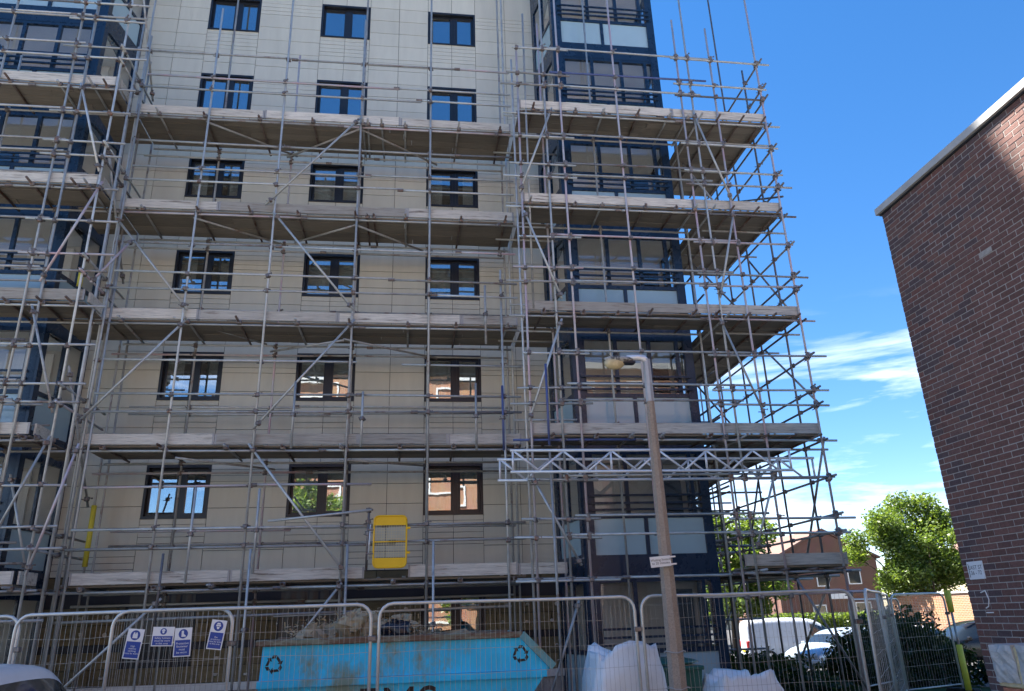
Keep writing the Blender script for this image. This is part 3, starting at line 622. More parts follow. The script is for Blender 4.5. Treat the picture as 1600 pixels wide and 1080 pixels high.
for a, b in (((7.68, -.5, 12.2), (7.68, -2.75, 11.0)), ((7.68, -.6, 10.4), (7.68, -2.2, 8.3)), ((7.68, -.75, 7.85), (7.68, -2.75, 5.9)), ((7.68, -2.7, 5.2), (7.68, -1.2, 2.9)), ((7.68, 0.4, 5.2), (7.68, 1.9, 2.9)), ((7.68, 4.9, 5.0), (7.68, 3.4, 2.6)), ((5.92, -.7, 5.0), (5.92, 2, 2.8)), ((5.92, 2, 5.0), (5.92, 5, 2.7)), ((7.5, 2.0, 2.5), (6.2, 2.0, .1)), ((7.68, -2.0, 2.4), (7.68, .4, .2)),
             ((6.0, -.74, 10.3), (7.6, -.74, 8.4)), ((6.0, .46, 7.7), (7.6, .46, 5.6)), ((6.0, 1.9, 5.0), (7.6, 1.9, 3.0)), ((6.0, 5.0, 2.7), (7.6, 5.0, 5.0)), ((6.05, -1.0, 13.0), (6.9, -1.5, 11.0)),
             ((6.5, -2.85, 2.35), (7.65, -2.85, .2))):
    Rt.tube('brace', a, b, galv[3] if random.random() < .6 else galv[1])
rail(Rt, 'ledger', 4.6, 7.9, YF - .055, 2.05, rsx, None); rail(Rt, 'ledger', 1.0, 3.0, YF - .055, 2.45, rsx, None)
for i in range(26):  # clutter in shadow behind the corner, its darkness put into the tube colour
    y = random.uniform(.6, 8.2); z = random.choice((2.85, 3.3, 3.65, 4.0, 4.6, 5.6, 6.1))
    if i % 3: Rt.tube('transom', (5.7 + random.uniform(0, .5), y, z), (7.5 + random.uniform(0, .5), y, z), galv[3])
    else: Rt.tube('ledger', (random.uniform(5.9, 7.4), y - 1.5, z), (random.uniform(5.9, 7.4), y + 1.5, z), galv[3])
for z in (.9, 1.6, 3.4, 4.3): 
    for y in (1.9, 5.0): Rt.tube('transom', (5.7, y + .06, z), (7.9, y + .06, z), galv[3])
Rt.done()

# ---- aluminium lattice beams carried by the corner scaffold
def beam(label, x0, x1, y, zt, zb):
    t = thing('lattice_beam', label, 'lattice beam', (x0, y, zb), 'lattice beams under the second lift')
    for z in (zt, zb): obj('chord', MB().tube((x0, y, z), (x1, y, z), .029), alum, t, True)
    x = x0 + .08; i = 0
    while x < x1 - .5:
        a, b = (zt - .02, zb + .02) if i % 2 == 0 else (zb + .02, zt - .02)
        obj('diagonal', MB().tube((x, y, a), (x + .48, y, b), .023), alum, t, True)
        if i % 4 == 0: obj('upright', MB().tube((x - .03, y, zt), (x - .03, y, zb), .023), alum, t, True)
        x += .49; i += 1
    obj('upright', MB().tube((x1 - .04, y, zt), (x1 - .04, y, zb), .023), alum, t, True)
beam('silver lattice beam across the corner scaffold, the nearer of the two', .95, 6.75, -2.93, 4.88, 4.46)
beam('silver lattice beam across the corner scaffold, the farther and longer of the two', .75, 7.5, -2.45, 4.80, 4.38)

# ================================================================== BRICK BLOCK OF FLATS ON THE RIGHT
BX, BY, BT = 5.95, -8.2, 7.30
flats = thing('brick_flats', 'dark purple brick flat-roofed block with pale roof edge at the right', 'building', (BX + 3, -12, 0))
obj('wall', MB().box(BX + .005, BX + 9, -20, BY - .005, 0, BT), mortar, flats)
obj('wall_beyond', MB().box(BX, BX + .3, -20, -12.4, 0, BT - .001), bw_purple, flats)
obj('roof_edge', MB().box(BX - .06, BX + 9.1, -20.1, BY + .06, BT + .003, BT + .105), M('grey_roof_trim', (.44, .44, .43), .5, 0, .12, 4), flats)
obj('roof_edge_drip', MB().box(BX - .02, BX + 9.0, -20, BY + .03, BT - .022, BT + .002), signk, flats)
bricks = []
nc = int((BT - .02) / .075)
for c in range(nc):
    z = c * .075; off = 0 if c % 2 else .1125
    y = BY
    i = 0
    while y > -12.38:
        ln = .1025 if (i == 0 and c % 2) else .215
        a = y - ln
        bricks.append((max(a, -12.399), y, z)); y = a - .01; i += 1
def bsize(b):
    c = Vector((BX, (b[0] + b[1]) / 2, b[2])) - cpos; d = c.length; h = c.dot(cf)
    px_ = 800 + 1164.4 * c.dot(cr) / h; py_ = 540 - 1164.4 * c.dot(cu) / h
    vis = px_ < 1615 and -20 < py_ < 1095
    return (1 if vis else 0) * (b[1] - b[0]) * abs(c.x) / d ** 3
bricks.sort(key=bsize, reverse=True)
br_me = [mesh_of('brick', MB().bbox(0, .06, -.1075, .1075, -.0325, .0325, .003), brickm) for _ in range(1)]
hb_me = mesh_of('brick', MB().bbox(0, .06, -.05125, .05125, -.0325, .0325, .003), brickm)
brest = {}
for i, (a, b, z) in enumerate(bricks):
    j = random.uniform(-.003, .003); full = abs((b - a) - .215) < .01; half = abs((b - a) - .1025) < .01
    if i < 300 and (full or half): inst('brick', br_me[0] if full else hb_me, (BX + j, (a + b) / 2, z + .0425), flats)
    else: brest.setdefault(random.randrange(7), MB()).bbox(BX + j, BX + .06, a, b, z + .01, z + .075, .003)
tints = [(.15, .074, .061), (.17, .076, .060), (.13, .068, .058), (.105, .068, .066), (.155, .085, .072), (.175, .088, .070), (.095, .060, .060)]
for i, mb in brest.items(): obj('brickwork', mb, M('purple_brick_tone', tints[i], .85, 0, .3, 30, bump=.35, fine=90, stain=(.20, .15, .13), stain_at=.74), flats, kind='stuff')
pale = obj('brick', MB().bbox(BX - .004, BX + .05, -9.95, -9.735, 5.785, 5.85, .003), M('pale_brick', (.35, .32, .29), .9, 0, .2, 20), flats)
chalk = MB()
for (y0, z0), (y1, z1) in (((-8.42, 1.93), (-8.50, 1.95)), ((-8.50, 1.95), (-8.53, 1.85)), ((-8.53, 1.85), (-8.50, 1.77)), ((-8.50, 1.77), (-8.45, 1.75)), ((-8.44, 1.70), (-8.56, 1.70))): chalk.tube((BX - .001, y0, z0), (BX - .001, y1, z1), .007, 6)
obj('chalk_mark', chalk, whitepaint, flats)

def wall_sign(mb, axes, origin):   # 2D -> plane
    ux, uy, n = axes; return MB().add([origin + ux * v.x + uy * v.y + n * v.z for v in mb.v], mb.f)
# street name plate on the brick wall
sg = thing('street_sign', 'white street name plate lettered EAST ST 36 - 72 on the brick wall', 'sign', (BX - .01, -8.44, 2.19))
ax = (Vector((0, -1, 0)), Vector((0, 0, 1)), Vector((-1, 0, 0)))
og = Vector((BX - .012, -8.44, 2.19))
obj('plate', MB().bbox(BX - .016, BX - .004, -8.575, -8.305, 2.085, 2.295, .002), signw, sg)
lt = wall_sign(text_mb('EAST ST\n36 - 72', .066), ax, og + Vector((-.006, -.005, .0))); obj('lettering', lt, signk, sg)
obj('border', MB().box(BX - .0185, BX - .0165, -8.335, -8.328, 2.11, 2.27), signk, sg)

# low wall with rock-faced coping blocks
lw = thing('garden_wall', 'low red brick wall topped with grey rock-faced blocks at the lower right corner', 'wall', (4.6, -12, 0))
obj('wall_core', MB().box(4.53, 4.78, -16, -10.27, 0, 1.088), sandmort, lw)
lb = mesh_of('brick', MB().bbox(-.03, .03, -.1075, .1075, -.0325, .0325, .004), redbrick)
for c in range(14):
    for i in range(8):
        inst('brick', lb, (4.525, -10.375 - .225 * i - (.1125 if c % 2 else 0), 1.045 - .075 * c), lw)
def rock(x0, x1, y0, y1, z0, z1, seed):
    rnd = random.Random(seed); n = 6; mb = MB(); g = {}
    def P(i, j, k):
        if (i, j, k) not in g:
            jit = lambda e: rnd.uniform(-.012, .012)
            g[i, j, k] = len(mb.v); mb.v.append(Vector((x0 + (x1 - x0) * i / n - (0.018 if i == 0 and 0 < j < n and 0 < k < n else 0) + jit(0), y0 + (y1 - y0) * j / n + (jit(0) if 0 < j < n else 0), z0 + (z1 - z0) * k / n + jit(0) * .6)))
        return g[i, j, k]
    for a in range(n):
        for b in range(n):
            for f in ((0, 1), (n, 1)):
                mb.f.append((P(f[0], a, b), P(f[0], a + 1, b), P(f[0], a + 1, b + 1), P(f[0], a, b + 1)))
                mb.f.append((P(a, f[0], b), P(a + 1, f[0], b), P(a + 1, f[0], b + 1), P(a, f[0], b + 1)))
                mb.f.append((P(a, b, f[0]), P(a + 1, b, f[0]), P(a + 1, b + 1, f[0]), P(a, b + 1, f[0])))
    return mb
y = -10.24
for i, ln in enumerate((.29, .44, .44, .44, .44)):
    obj('coping_block', rock(4.47, 4.83, y - ln, y, 1.125, 1.445, i), stone, lw); y -= ln
    obj('mortar_joint', MB().bbox(4.475, 4.82, y - .034, y - .002, 1.10, 1.43, .006), sandmort, lw); y -= .036
obj('mortar_bed', MB().bbox(4.485, 4.82, -16, -10.25, 1.089, 1.124, .004), sandmort, lw)

# ================================================================== FENCE PANELS
def fence_panel(p0, p1, label, top=2.03, lean=0.0, sp=.062):
    p0 = Vector((p0[0], p0[1], 0)); p1 = Vector((p1[0], p1[1], 0)); L_ = (p1 - p0).length; g0 = gz((p0.x + p1.x) / 2, (p0.y + p1.y) / 2)
    t = thing('fence_panel', label, 'fence', (p0.x, p0.y, g0), 'mesh fence panels round the site', local=True)
    t.rotation_euler = (lean, 0, math.atan2(p1.y - p0.y, p1.x - p0.x)); rc = .17
    pts = [(0, 0, .06), (0, 0, top - rc)] + [(rc - rc * math.cos(R(a)), 0, top - rc + rc * math.sin(R(a))) for a in (22, 45, 68, 90)]
    pts += [(L_ * .35, 0, top + random.uniform(-.012, .004)), (L_ * .7, 0, top + random.uniform(-.012, .006))] + [(L_ - rc + rc * math.sin(R(a)), 0, top - rc + rc * math.cos(R(a))) for a in (0, 22, 45, 68, 90)] + [(L_, 0, .06)]
    obj('frame', MB().path(pts, .021, 10), fencem, t, True)
    obj('bottom_rail', MB().tube((.02, 0, .2), (L_ - .02, 0, .2), .016), fencem, t, True)
    m = MB(); n = int(L_ / sp)
    for i in range(1, n):
        x = L_ * i / n; z1 = top - .01 if rc < x < L_ - rc else top - .06; b = random.uniform(-.012, .012)
        m.tube((x, .012, .2), (x + b, .012 + random.uniform(-.012, .012), 1.1), .002, 4, caps=False); m.tube((x + b, .012, 1.1), (x, .012, z1), .002, 4, caps=False)
    for z in (1.75, 1.47, 1.19, .91, .63, .35):
        a = [(L_ * i / 6, .006, z + random.uniform(-.015, .012)) for i in range(7)]
        for u, v in zip(a[:-1], a[1:]): m.tube(u, v, .0024, 4, caps=False)
    obj('wire_mesh', m, wirem, t, kind='stuff')
    for x in (.0, L_):
        obj('foot', MB().prism([(-.36, 0), (.36, 0), (.30, .12), (-.30, .12)], 'x', x - .11, x + .11), rubber, t)
    obj('clip', MB().bbox(L_ - .03, L_ + .07, -.035, .035, 1.60, 1.66, .008), coupm, t)
    return t
fence_panel((-9.1, -6.1), (-5.85, -6.35), 'mesh fence panel running out of the left edge behind the white car')
fence_panel((-5.72, -6.72), (-3.08, -7.12), 'mesh fence panel just right of the white car, behind the sign panel')
fence_panel((-4.42, -7.22), (-1.41, -7.22), 'mesh fence panel with four safety signs, left of the two before the blue skip')
fence_panel((-1.31, -7.22), (1.95, -7.20), 'mesh fence panel in front of the right half of the blue skip')
fence_panel((2.05, -7.18), (5.0, -7.2), 'mesh fence panel behind the lamp post in front of the rubble sacks')
fence_panel((5.08, -7.3), (7.05, -4.55), 'mesh fence panel receding from the corner, nearest of the side row', lean=.02, sp=.13)
fence_panel((7.1, -4.5), (9.1, -1.7), 'mesh fence panel in the middle of the receding side row', lean=-.02, sp=.11)
fence_panel((9.15, -1.65), (10.85, -1.0), 'short looking mesh fence panel at the far end beside the yellow sleeves', top=2.05, sp=.09)
fence_panel((8.8, -.6), (11.2, 1.2), 'dark mesh fence panel behind the far end panel near the hedge', top=2.0, sp=.1)
# pole with hi-vis sleeves
pl = thing('sleeved_pole', 'leaning tube with two yellow sleeves beside the far fence panel', 'pole', (11.0, -1.1, 0))
p0, p1 = Vector((10.75, -1.3, 0)), Vector((10.98, -.98, 2.1))
obj('tube', MB().tube(p0, p1, .026), galv[1], pl, True)
lerp = lambda t: p0 + (p1 - p0) * t
obj('sleeve', MB().tube(lerp(.78), lerp(.995), .06, 10, .075), hivis, pl, True); obj('sleeve', MB().tube(lerp(.04), lerp(.46), .062, 10), hivis, pl, True)
# yellow foam sleeve on a scaffold standard
fs = tag(obj('foam_sleeve', MB().tube((-7.5, YI, 3.05), (-7.5, YI, 4.28), .052, 10), hivis, None, True), 'long yellow foam sleeve on a tube at the left end of the facade scaffold', 'foam sleeve')
fs2 = tag(obj('foam_sleeve', MB().tube((-8.05, YB + .1, 8.75), (-8.05, YB + .1, 9.15), .055, 10), hivis, None, True), 'short yellow foam sleeve on the left scaffold above the third lift', 'foam sleeve')

# safety signs on the fence
def safety_sign(x, z, wd, ht, tilt, head, lines, label, icon):
    t = thing('safety_sign', label, 'sign', (x, -7.25, z), local=True); t.rotation_euler = (0, tilt, 0)
    ax = (Vector((1, 0, 0)), Vector((0, 0, 1)), Vector((0, -1, 0)))
    pl2 = lambda mb, d: wall_sign(mb, ax, Vector((0, -d, 0)))
    obj('plate', MB().bbox(-wd / 2, wd / 2, -.002, .003, -ht / 2, ht / 2, .001), signw, t)
    bh = ht * .54 if ht > wd else ht * .47; m_ = .012; zb = -ht / 2 + m_
    obj('blue_field', pl2(poly2([(-wd / 2 + m_, zb), (wd / 2 - m_, zb), (wd / 2 - m_, zb + bh), (-wd / 2 + m_, zb + bh)]), .004), signb, t)
    r = (ht - bh - 3 * m_) / 2; cz = ht / 2 - m_ - r; r *= .95
    obj('blue_disc', pl2(disc(r, 24, 0, cz), .004), signb, t)
    ic = MB()
    for pts in icon: ic.join(poly2([(a * r, b * r + cz) for a, b in pts]))
    obj('pictogram', pl2(ic, .006), signw, t)
    fsz = min(bh / (len(lines) * .95 + .3), wd / (max(len(l) for l in lines) * .56))
    tx = text_mb('\n'.join(lines), fsz); lo = min(v.y for v in tx.v); hi = max(v.y for v in tx.v)
    tx.xf(Matrix.Translation((0, zb + bh / 2 - (lo + hi) / 2, 0))); obj('lettering', pl2(tx, .006), signw, t)
vest = [[(-.5, -.6), (.5, -.6), (.5, .1), (.35, .55), (.15, .6), (0, .15), (-.15, .6), (-.35, .55), (-.5, .1)]]
helm = [[(-.55, .15), (.55, .15), (.45, .5), (.2, .7), (-.2, .7), (-.45, .5)], [(-.38, .08), (.38, .08), (.3, -.4), (0, -.62), (-.3, -.4)]]
boot = [[(-.35, .65), (.1, .65), (.12, -.05), (.55, -.35), (.55, -.62), (-.35, -.62)]]
eye = [[(-.5, .28), (.5, .28), (.5, -.02), (.12, -.02), (0, .1), (-.12, -.02), (-.5, -.02)], [(-.3, -.12), (.3, -.12), (.22, -.5), (0, -.65), (-.22, -.5)], [(-.42, .36), (.42, .36), (.28, .7), (-.28, .7)]]
safety_sign(-4.15, 1.665, .185, .33, .10, '', ['High', 'visibility', 'clothing', 'must be worn'], 'tall blue and white safety sign about visibility clothing, leftmost on the fence', vest)
safety_sign(-3.83, 1.735, .245, .215, .03, '', ['Safety helmets', 'must be worn', 'in this area'], 'landscape blue and white safety helmet sign on the fence', helm)
safety_sign(-3.60, 1.665, .195, .32, -.02, '', ['Protective', 'footwear', 'must', 'be worn'], 'tall blue and white footwear sign, third from the left on the fence', boot)
safety_sign(-3.22, 1.735, .175, .33, .13, '', ['Eye', 'protection', 'must be worn', 'in this area'], 'tilted blue and white eye protection sign, rightmost of the four on the fence', eye)

# ================================================================== SKIP
sk = thing('skip', 'blue steel skip with rusty rim and black recycling marks behind the fence', 'skip', (-1, -5.5, 0))
x0, x1, yf, yb, zt = -2.84, .60, -6.2, -4.45, 1.60
prof = [(-2.84, .10), (-2.95, .3), (-2.86, 1.56), (x1, 1.56), (1.0, 1.20), (.80, 1.04), (.15, .10)]
prof_up = [(-2.86, 1.20), (-2.84, 1.555), (x1 + .02, 1.555), (.985, 1.185), (.92, 1.14), (-2.87, 1.14)]
shell = MB()
def sheet(mb, poly, y, t=.02): return mb.prism(poly, 'y', y, y + t)
obj('side', sheet(MB(), prof_up, yf), skipb, sk); obj('side', sheet(MB(), prof_up, yb), skipb, sk)
low = [(-2.88, 1.05), (.86, 1.05), (.80, .98), (.12, .10), (-2.5, .10), (-2.92, .75)]
obj('lower_side', sheet(MB(), low, yf + .03), skipb, sk); obj('lower_side', sheet(MB(), low, yb - .03), skipb, sk)
obj('ledge', MB().prism([(yf - .035, 1.05), (yf - .035, 1.135), (yf + .03, 1.139), (yf + .03, 1.049)], 'x', -2.90, .93), skipb, sk)
obj('rim', MB().bbox(-2.95, x1 + .01, yf - .05, yf + .05, 1.556, 1.64, .012), skipr, sk); obj('rim', MB().bbox(-2.95, x1 + .01, yb - .05, yb + .05, 1.556, 1.64, .012), skipr, sk)
for y in (yf, yb):
    d = Vector((.42, 0, -.42)); a = Vector((x1, y, 1.60)); n_ = Vector((.05, 0, .05))
    obj('end_rim', MB().hull([a + n_ * s + Vector((0, w_, 0)) + d * t for s in (-.7, .7) for w_ in (-.055, .055) for t in (0, 1.02)]), M('skip_pale_rim', (.14, .34, .36), .65, 0, .25, 6, stain=(.25, .24, .10), stain_at=.55), sk)
obj('end_plate', MB().hull([(x1, yf + .02, 1.60), (x1, yb - .02, 1.60), (1.0, yf + .02, 1.18), (1.0, yb - .02, 1.18), (x1 - .03, yf + .02, 1.56), (x1 - .03, yb, 1.56), (.96, yf + .02, 1.14), (.96, yb - .02, 1.14)]), skipb, sk)
obj('end_plate', MB().hull([(.99, yf + .02, 1.17), (.99, yb - .02, 1.17), (.14, yf + .04, .10), (.14, yb - .04, .10), (.95, yf + .02, 1.17), (.95, yb, 1.17), (.10, yf + .04, .12), (.10, yb - .04, .12)]), skipb, sk)
obj('back_plate', MB().hull([(-2.86, yf + .02, 1.6), (-2.86, yb - .02, 1.6), (-2.92, yf + .02, .3), (-2.92, yb - .02, .3), (-2.82, yf + .02, 1.6), (-2.82, yb, 1.6), (-2.88, yf + .02, .3), (-2.88, yb, .3)]), skipb, sk)
obj('floor', MB().box(-2.8, .2, yf + .05, yb - .05, .10, .16), skipr, sk)
ax = (Vector((1, 0, 0)), Vector((0, 0, 1)), Vector((0, -1, 0)))
def recycle(cx, cz, r):
    o = MB()
    for k in range(3):
        a = k * 2.0944
        m = Matrix.Rotation(a, 4, 'Z')
        for pts in ([(-.16, .98), (.30, .98), (.12, .64), (-.36, .60)], [(.34, .92), (.80, .30), (.98, .42), (.84, -.02), (.36, .06), (.54, .16), (.22, .62)]):
            q = poly2([(x * r, y * r) for x, y in pts]); q.xf(m); o.join(q)
    o.xf(Matrix.Translation((cx, cz, 0))); return wall_sign(o, ax, Vector((0, yf - .003, 0)))
obj('recycling_mark', recycle(-2.70, 1.335, .115), stencil, sk); obj('recycling_mark', recycle(.58, 1.345, .115), stencil, sk)
tx = text_mb('EMS', .62); tx.xf(Matrix.Translation((-1.08, .76, 0))); obj('lettering', wall_sign(tx, ax, Vector((0, yf + .027, 0))), stencil, sk)
# waste in the skip
def lump(c, r, seed, n=10, rough=.3):
    rnd = random.Random(seed); mb = MB(); vs = []; rings = n
    ph = [rnd.uniform(0, 6.28) for _ in range(6)]
    for i in range(rings + 1):
        th = math.pi * i / rings
        for j in range(2 * n):
            f = 2 * math.pi * j / (2 * n); q = 1 + rough * (.5 * math.sin(3 * f + ph[0] + 2 * th) + .4 * math.sin(5 * th + ph[1] + f) + .5 * rnd.uniform(-1, 1) * (0 < i < rings))
            vs.append((c[0] + r[0] * q * math.sin(th) * math.cos(f), c[1] + r[1] * q * math.sin(th) * math.sin(f), c[2] + r[2] * q * math.cos(th)))
    m = 2 * n
    mb.add(vs, [(i * m + j, i * m + (j + 1) % m, (i + 1) * m + (j + 1) % m, (i + 1) * m + j) for i in range(rings) for j in range(m)]); return mb
wst = thing('waste_heap', 'heap of yellow mineral wool offcuts in the left half of the blue skip', 'waste', (-1.9, -5.3, .2))
for i, (c, r) in enumerate((((-2.25, -5.5, 1.48), (.40, .4, .27)), ((-1.65, -5.4, 1.58), (.33, .4, .33)), ((-1.25, -5.3, 1.52), (.45, .45, .26)), ((-1.72, -5.6, 1.82), (.20, .18, .13)), ((-1.05, -5.3, 1.72), (.22, .25, .16)), ((-.7, -5.3, 1.40), (.3, .45, .18)), ((-2.0, -5.1, 1.3), (.7, .5, .4)), ((-.4, -5.2, 1.2), (.8, .5, .35)))):
    obj('wool_clump', lump(c, r, i, 12, .40), rubble, wst)
fz = MB(); rnd = random.Random(5)
for i in range(900):
    c = rnd.choice(((-2.3, -5.55, 1.72, .36), (-1.65, -5.45, 1.85, .32), (-1.15, -5.4, 1.68, .4), (-.8, -5.4, 1.6, .3))); a = Vector((c[0] + rnd.gauss(0, c[3] * .6), c[1] + rnd.gauss(0, .2), c[2] + rnd.gauss(0, .07)))
    d = Vector((rnd.gauss(0, 1), rnd.gauss(0, 1), rnd.gauss(0, .7))).normalized() * rnd.uniform(.03, .09); e = Vector((rnd.gauss(0, 1), rnd.gauss(0, 1), rnd.gauss(0, 1))).normalized() * .02; fz.add([a, a + d, a + d + e, a + e], [(0, 1, 2, 3)])
obj('loose_fibres', fz, rubble, wst, kind='stuff')
tag(obj('rubbish_sack', lump((-1.12, -5.75, 1.70), (.22, .18, .13), 21, 9, .3), blackbag, None, True), 'black plastic sack on the heap in the skip', 'sack')

# ================================================================== SACKS, BIN
def sack(name, c, wd, dp, ht, label, seed, peaks):
    rnd = random.Random(seed); mb = MB(); n = 40; rows = 16; vs = []; ph = [rnd.uniform(0, 6.28) for _ in range(8)]
    for i in range(rows + 1):
        t = i / rows
        bul = 1 + .10 * math.sin(math.pi * min(1, t * 1.1)) - .10 * max(0, t - .75) / .25
        for j in range(n):
            a = 6.28318 * j / n; ca, sa = math.cos(a), math.sin(a); e = .38
            ux = math.copysign(abs(ca) ** e, ca); uy = math.copysign(abs(sa) ** e, sa)
            wr = .02 * math.sin(9 * a + ph[0] + 3 * t) + .016 * math.sin(17 * a + ph[1] - 5 * t) + .012 * math.sin(14 * t + ph[2] + 3 * a) + rnd.uniform(-.006, .006)
            top = ht * (1 + .05 * math.sin(2 * a + ph[3]) + .035 * math.sin(5 * a + ph[4]) + sum(h * math.exp(-((((a - p + 3.14159) % 6.28318) - 3.14159) / .22) ** 2) for p, h in peaks))
            vs.append((ux * wd / 2 * (bul + wr), uy * dp / 2 * (bul + wr), .01 + top * t + .03 * t * math.sin(11 * a + ph[5])))
    fs = [(i * n + j, i * n + (j + 1) % n, (i + 1) * n + (j + 1) % n, (i + 1) * n + j) for i in range(rows) for j in range(n)]
    fs.append(tuple(range(n - 1, -1, -1)))
    # sagging fill inside
    k = len(vs); m = 6
    for i in range(1, m + 1):
        s_ = 1 - i / m
        for j in range(n):
            p = vs[rows * n + j]; q = s_ ** .8
            vs.append((p[0] * s_ * .98, p[1] * s_ * .98, p[2] * q + ht * (.86 + .03 * math.sin(3 * j * 6.28 / n)) * (1 - q)))
    base = [rows * n] + [k + i * n for i in range(m)]
    for i in range(m):
        for j in range(n): fs.append((base[i] + j, base[i] + (j + 1) % n, base[i + 1] + (j + 1) % n, base[i + 1] + j))
    mb.add(vs, fs); mb.xf(Matrix.Translation(c) @ Matrix.Rotation(rnd.uniform(-.2, .2), 4, 'Z')); o = obj(name, mb, bagm, None, True); return tag(o, label, 'sack')
sack('rubble_sack', (2.0, -6.2, .08), .94, .85, 1.25, 'tall white woven rubble sack left of the lamp post behind the fence', 3, ((4.9, .07),))
sack('rubble_sack', (3.72, -6.1, .08), .95, .8, .86, 'low slumped white rubble sack right of the lamp post', 8, ((5.6, .08), (3.6, .07)))
bn = thing('wheelie_bin', 'dark green wheeled bin with its lid thrown back behind the lamp post', 'bin', (2.85, -5.6, .08))
bz = .08
obj('body', MB().hull([(2.5 + .03, -5.9, bz + .06), (3.15, -5.9, bz + .06), (2.53, -5.35, bz + .06), (3.15, -5.35, bz + .06), (2.45, -5.98, bz + .98), (3.23, -5.98, bz + .98), (2.45, -5.25, bz + .98), (3.23, -5.25, bz + .98)]), binm, bn)
obj('rim', MB().bbox(2.42, 3.26, -6.01, -5.22, bz + .955, bz + 1.01, .012), binm, bn)
obj('lid', lump((2.85, -5.55, bz + 1.05), (.44, .42, .07), 4, 8, .12), binm, bn, True)
for x in (2.6, 3.1): obj('wheel', MB().tube((x - .03, -5.3, bz + .1), (x + .03, -5.3, bz + .1), .1, 14), rubber, bn)
obj('handle', MB().path([(2.55, -5.2, bz + .96), (2.55, -5.12, bz + .99), (3.15, -5.12, bz + .99), (3.15, -5.2, bz + .96)], .016), binm, bn)

# ================================================================== YELLOW LADDER GATE
gt = thing('safety_gate', 'yellow self-closing ladder gate with mesh infill on the first lift', 'gate', (-1.35, -1.98, 2.8))
gx0, gx1, gz0, gz1, gy = -1.66, -1.03, 2.80, 3.78, -2.0; rr_ = .09
ring = []
for cx, cz, a0 in ((gx1 - rr_, gz1 - rr_, 0), (gx0 + rr_, gz1 - rr_, 90), (gx0 + rr_, gz0 + rr_, 180), (gx1 - rr_, gz0 + rr_, 270)):
    for a in (0, 30, 60, 90): ring.append((cx + rr_ * math.cos(R(a0 + a)), gy, cz + rr_ * math.sin(R(a0 + a))))
obj('frame', MB().path(ring + [ring[0]], .019, 8), yellow, gt, True)
def plate(zlo, zhi): return MB().prism([(p[0], p[2]) for p in ring if zlo - .001 <= p[2] <= zhi + .001] if False else [(max(gx0 + .005, min(gx1 - .005, x)), z) for x, z in ((gx0, zlo), (gx1, zlo), (gx1, zhi), (gx0, zhi))], 'y', gy - .004, gy + .004)
obj('kick_plate', MB().prism([(gx0 + rr_, gz0), (gx1 - rr_, gz0), (gx1 - .026, gz0 + .026), (gx1, gz0 + rr_), (gx1, gz0 + .18), (gx0, gz0 + .18), (gx0, gz0 + rr_), (gx0 + .026, gz0 + .026)], 'y', gy - .004, gy + .004), yellow, gt)
obj('top_plate', MB().prism([(gx0 + rr_, gz1), (gx1 - rr_, gz1), (gx1 - .026, gz1 - .026), (gx1, gz1 - rr_), (gx1, gz1 - .18), (gx0, gz1 - .18), (gx0, gz1 - rr_), (gx0 + .026, gz1 - .026)], 'y', gy - .004, gy + .004), yellow, gt)
obj('middle_bar', MB().tube((gx0, gy, 3.285), (gx1, gy, 3.285), .014), yellow, gt, True)
gm = MB()
for i in range(1, 13): x = gx0 + (gx1 - gx0) * i / 13; gm.tube((x, gy, gz0 + .18), (x, gy, gz1 - .18), .005, 4)
for i in range(1, 12): z = gz0 + .18 + (gz1 - gz0 - .36) * i / 12; gm.tube((gx0, gy, z), (gx1, gy, z), .005, 4)
obj('wire_mesh', gm, M('yellow_wire', (.75, .66, .40), .5), gt, kind='stuff')
obj('hinge_post', MB().tube((gx0 - .10, gy, 2.95), (gx0 - .07, gy, 3.62), .013), alum, gt, True)
for z in (3.05, 3.5): obj('hinge', MB().bbox(gx0 - .13, gx0, gy - .02, gy + .02, z, z + .03, .004), coupm, gt); 
for z in (3.05, 3.52): obj('latch', MB().bbox(gx1, gx1 + .075, gy - .012, gy + .012, z, z + .045, .004), yellow, gt)

# ================================================================== LAMP POST
lp = thing('lamp_post', 'brown concrete lamp post with silver sleeve and old amber lantern', 'street lamp', (2.33, -7.5, 0))
def octo(z0, z1, r0, r1, x=2.335, y=-7.5): return MB().tube((x, y, z0), (x, y, z1), r0, 8, r1)
obj('column', octo(0, 4.58, .128, .056), concp, lp)
obj('sleeve', octo(4.58, 5.20, .060, .054), M('dull_zinc', (.42, .43, .44), .45, .3, .15, 8), lp)
obj('bracket', MB().path([(2.335, -7.5, 5.16), (2.30, -7.5, 5.215), (2.24, -7.5, 5.225), (2.05, -7.5, 5.225)], [.05, .048, .042, .038], 10), alum, lp, True)
can = lump((1.93, -7.5, 5.19), (.22, .085, .055), 1, 10, .03); obj('canopy', can, lichen, lp, True)
obj('bowl', lump((1.865, -7.5, 5.14), (.145, .078, .095), 2, 12, .01), lanternm, lp, True)
obj('gear_tray', MB().bbox(1.98, 2.16, -7.555, -7.445, 5.125, 5.165, .01), signk, lp)
obj('tie_wire', MB().path([(2.335 + .135 * math.cos(a * .5236), -7.5 + .135 * math.sin(a * .5236), 1.36 + .012 * math.sin(a * 2)) for a in range(13)], .006, 5), wirem, lp)
obj('tie_wire', MB().path([(2.335 + .145 * math.cos(a * .5236), -7.5 + .145 * math.sin(a * .5236), .95 + .012 * math.sin(a * 2)) for a in range(13)], .006, 5), wirem, lp)
ws = thing('parking_sign', 'small white sign reading Waiting limited to 20 minutes on the lamp post', 'sign', (2.21, -7.66, 2.43), local=True); ws.rotation_euler = (0, -.075, 0)
obj('plate', MB().bbox(-.135, .135, -.004, .004, -.065, .065, .002), signw, ws)
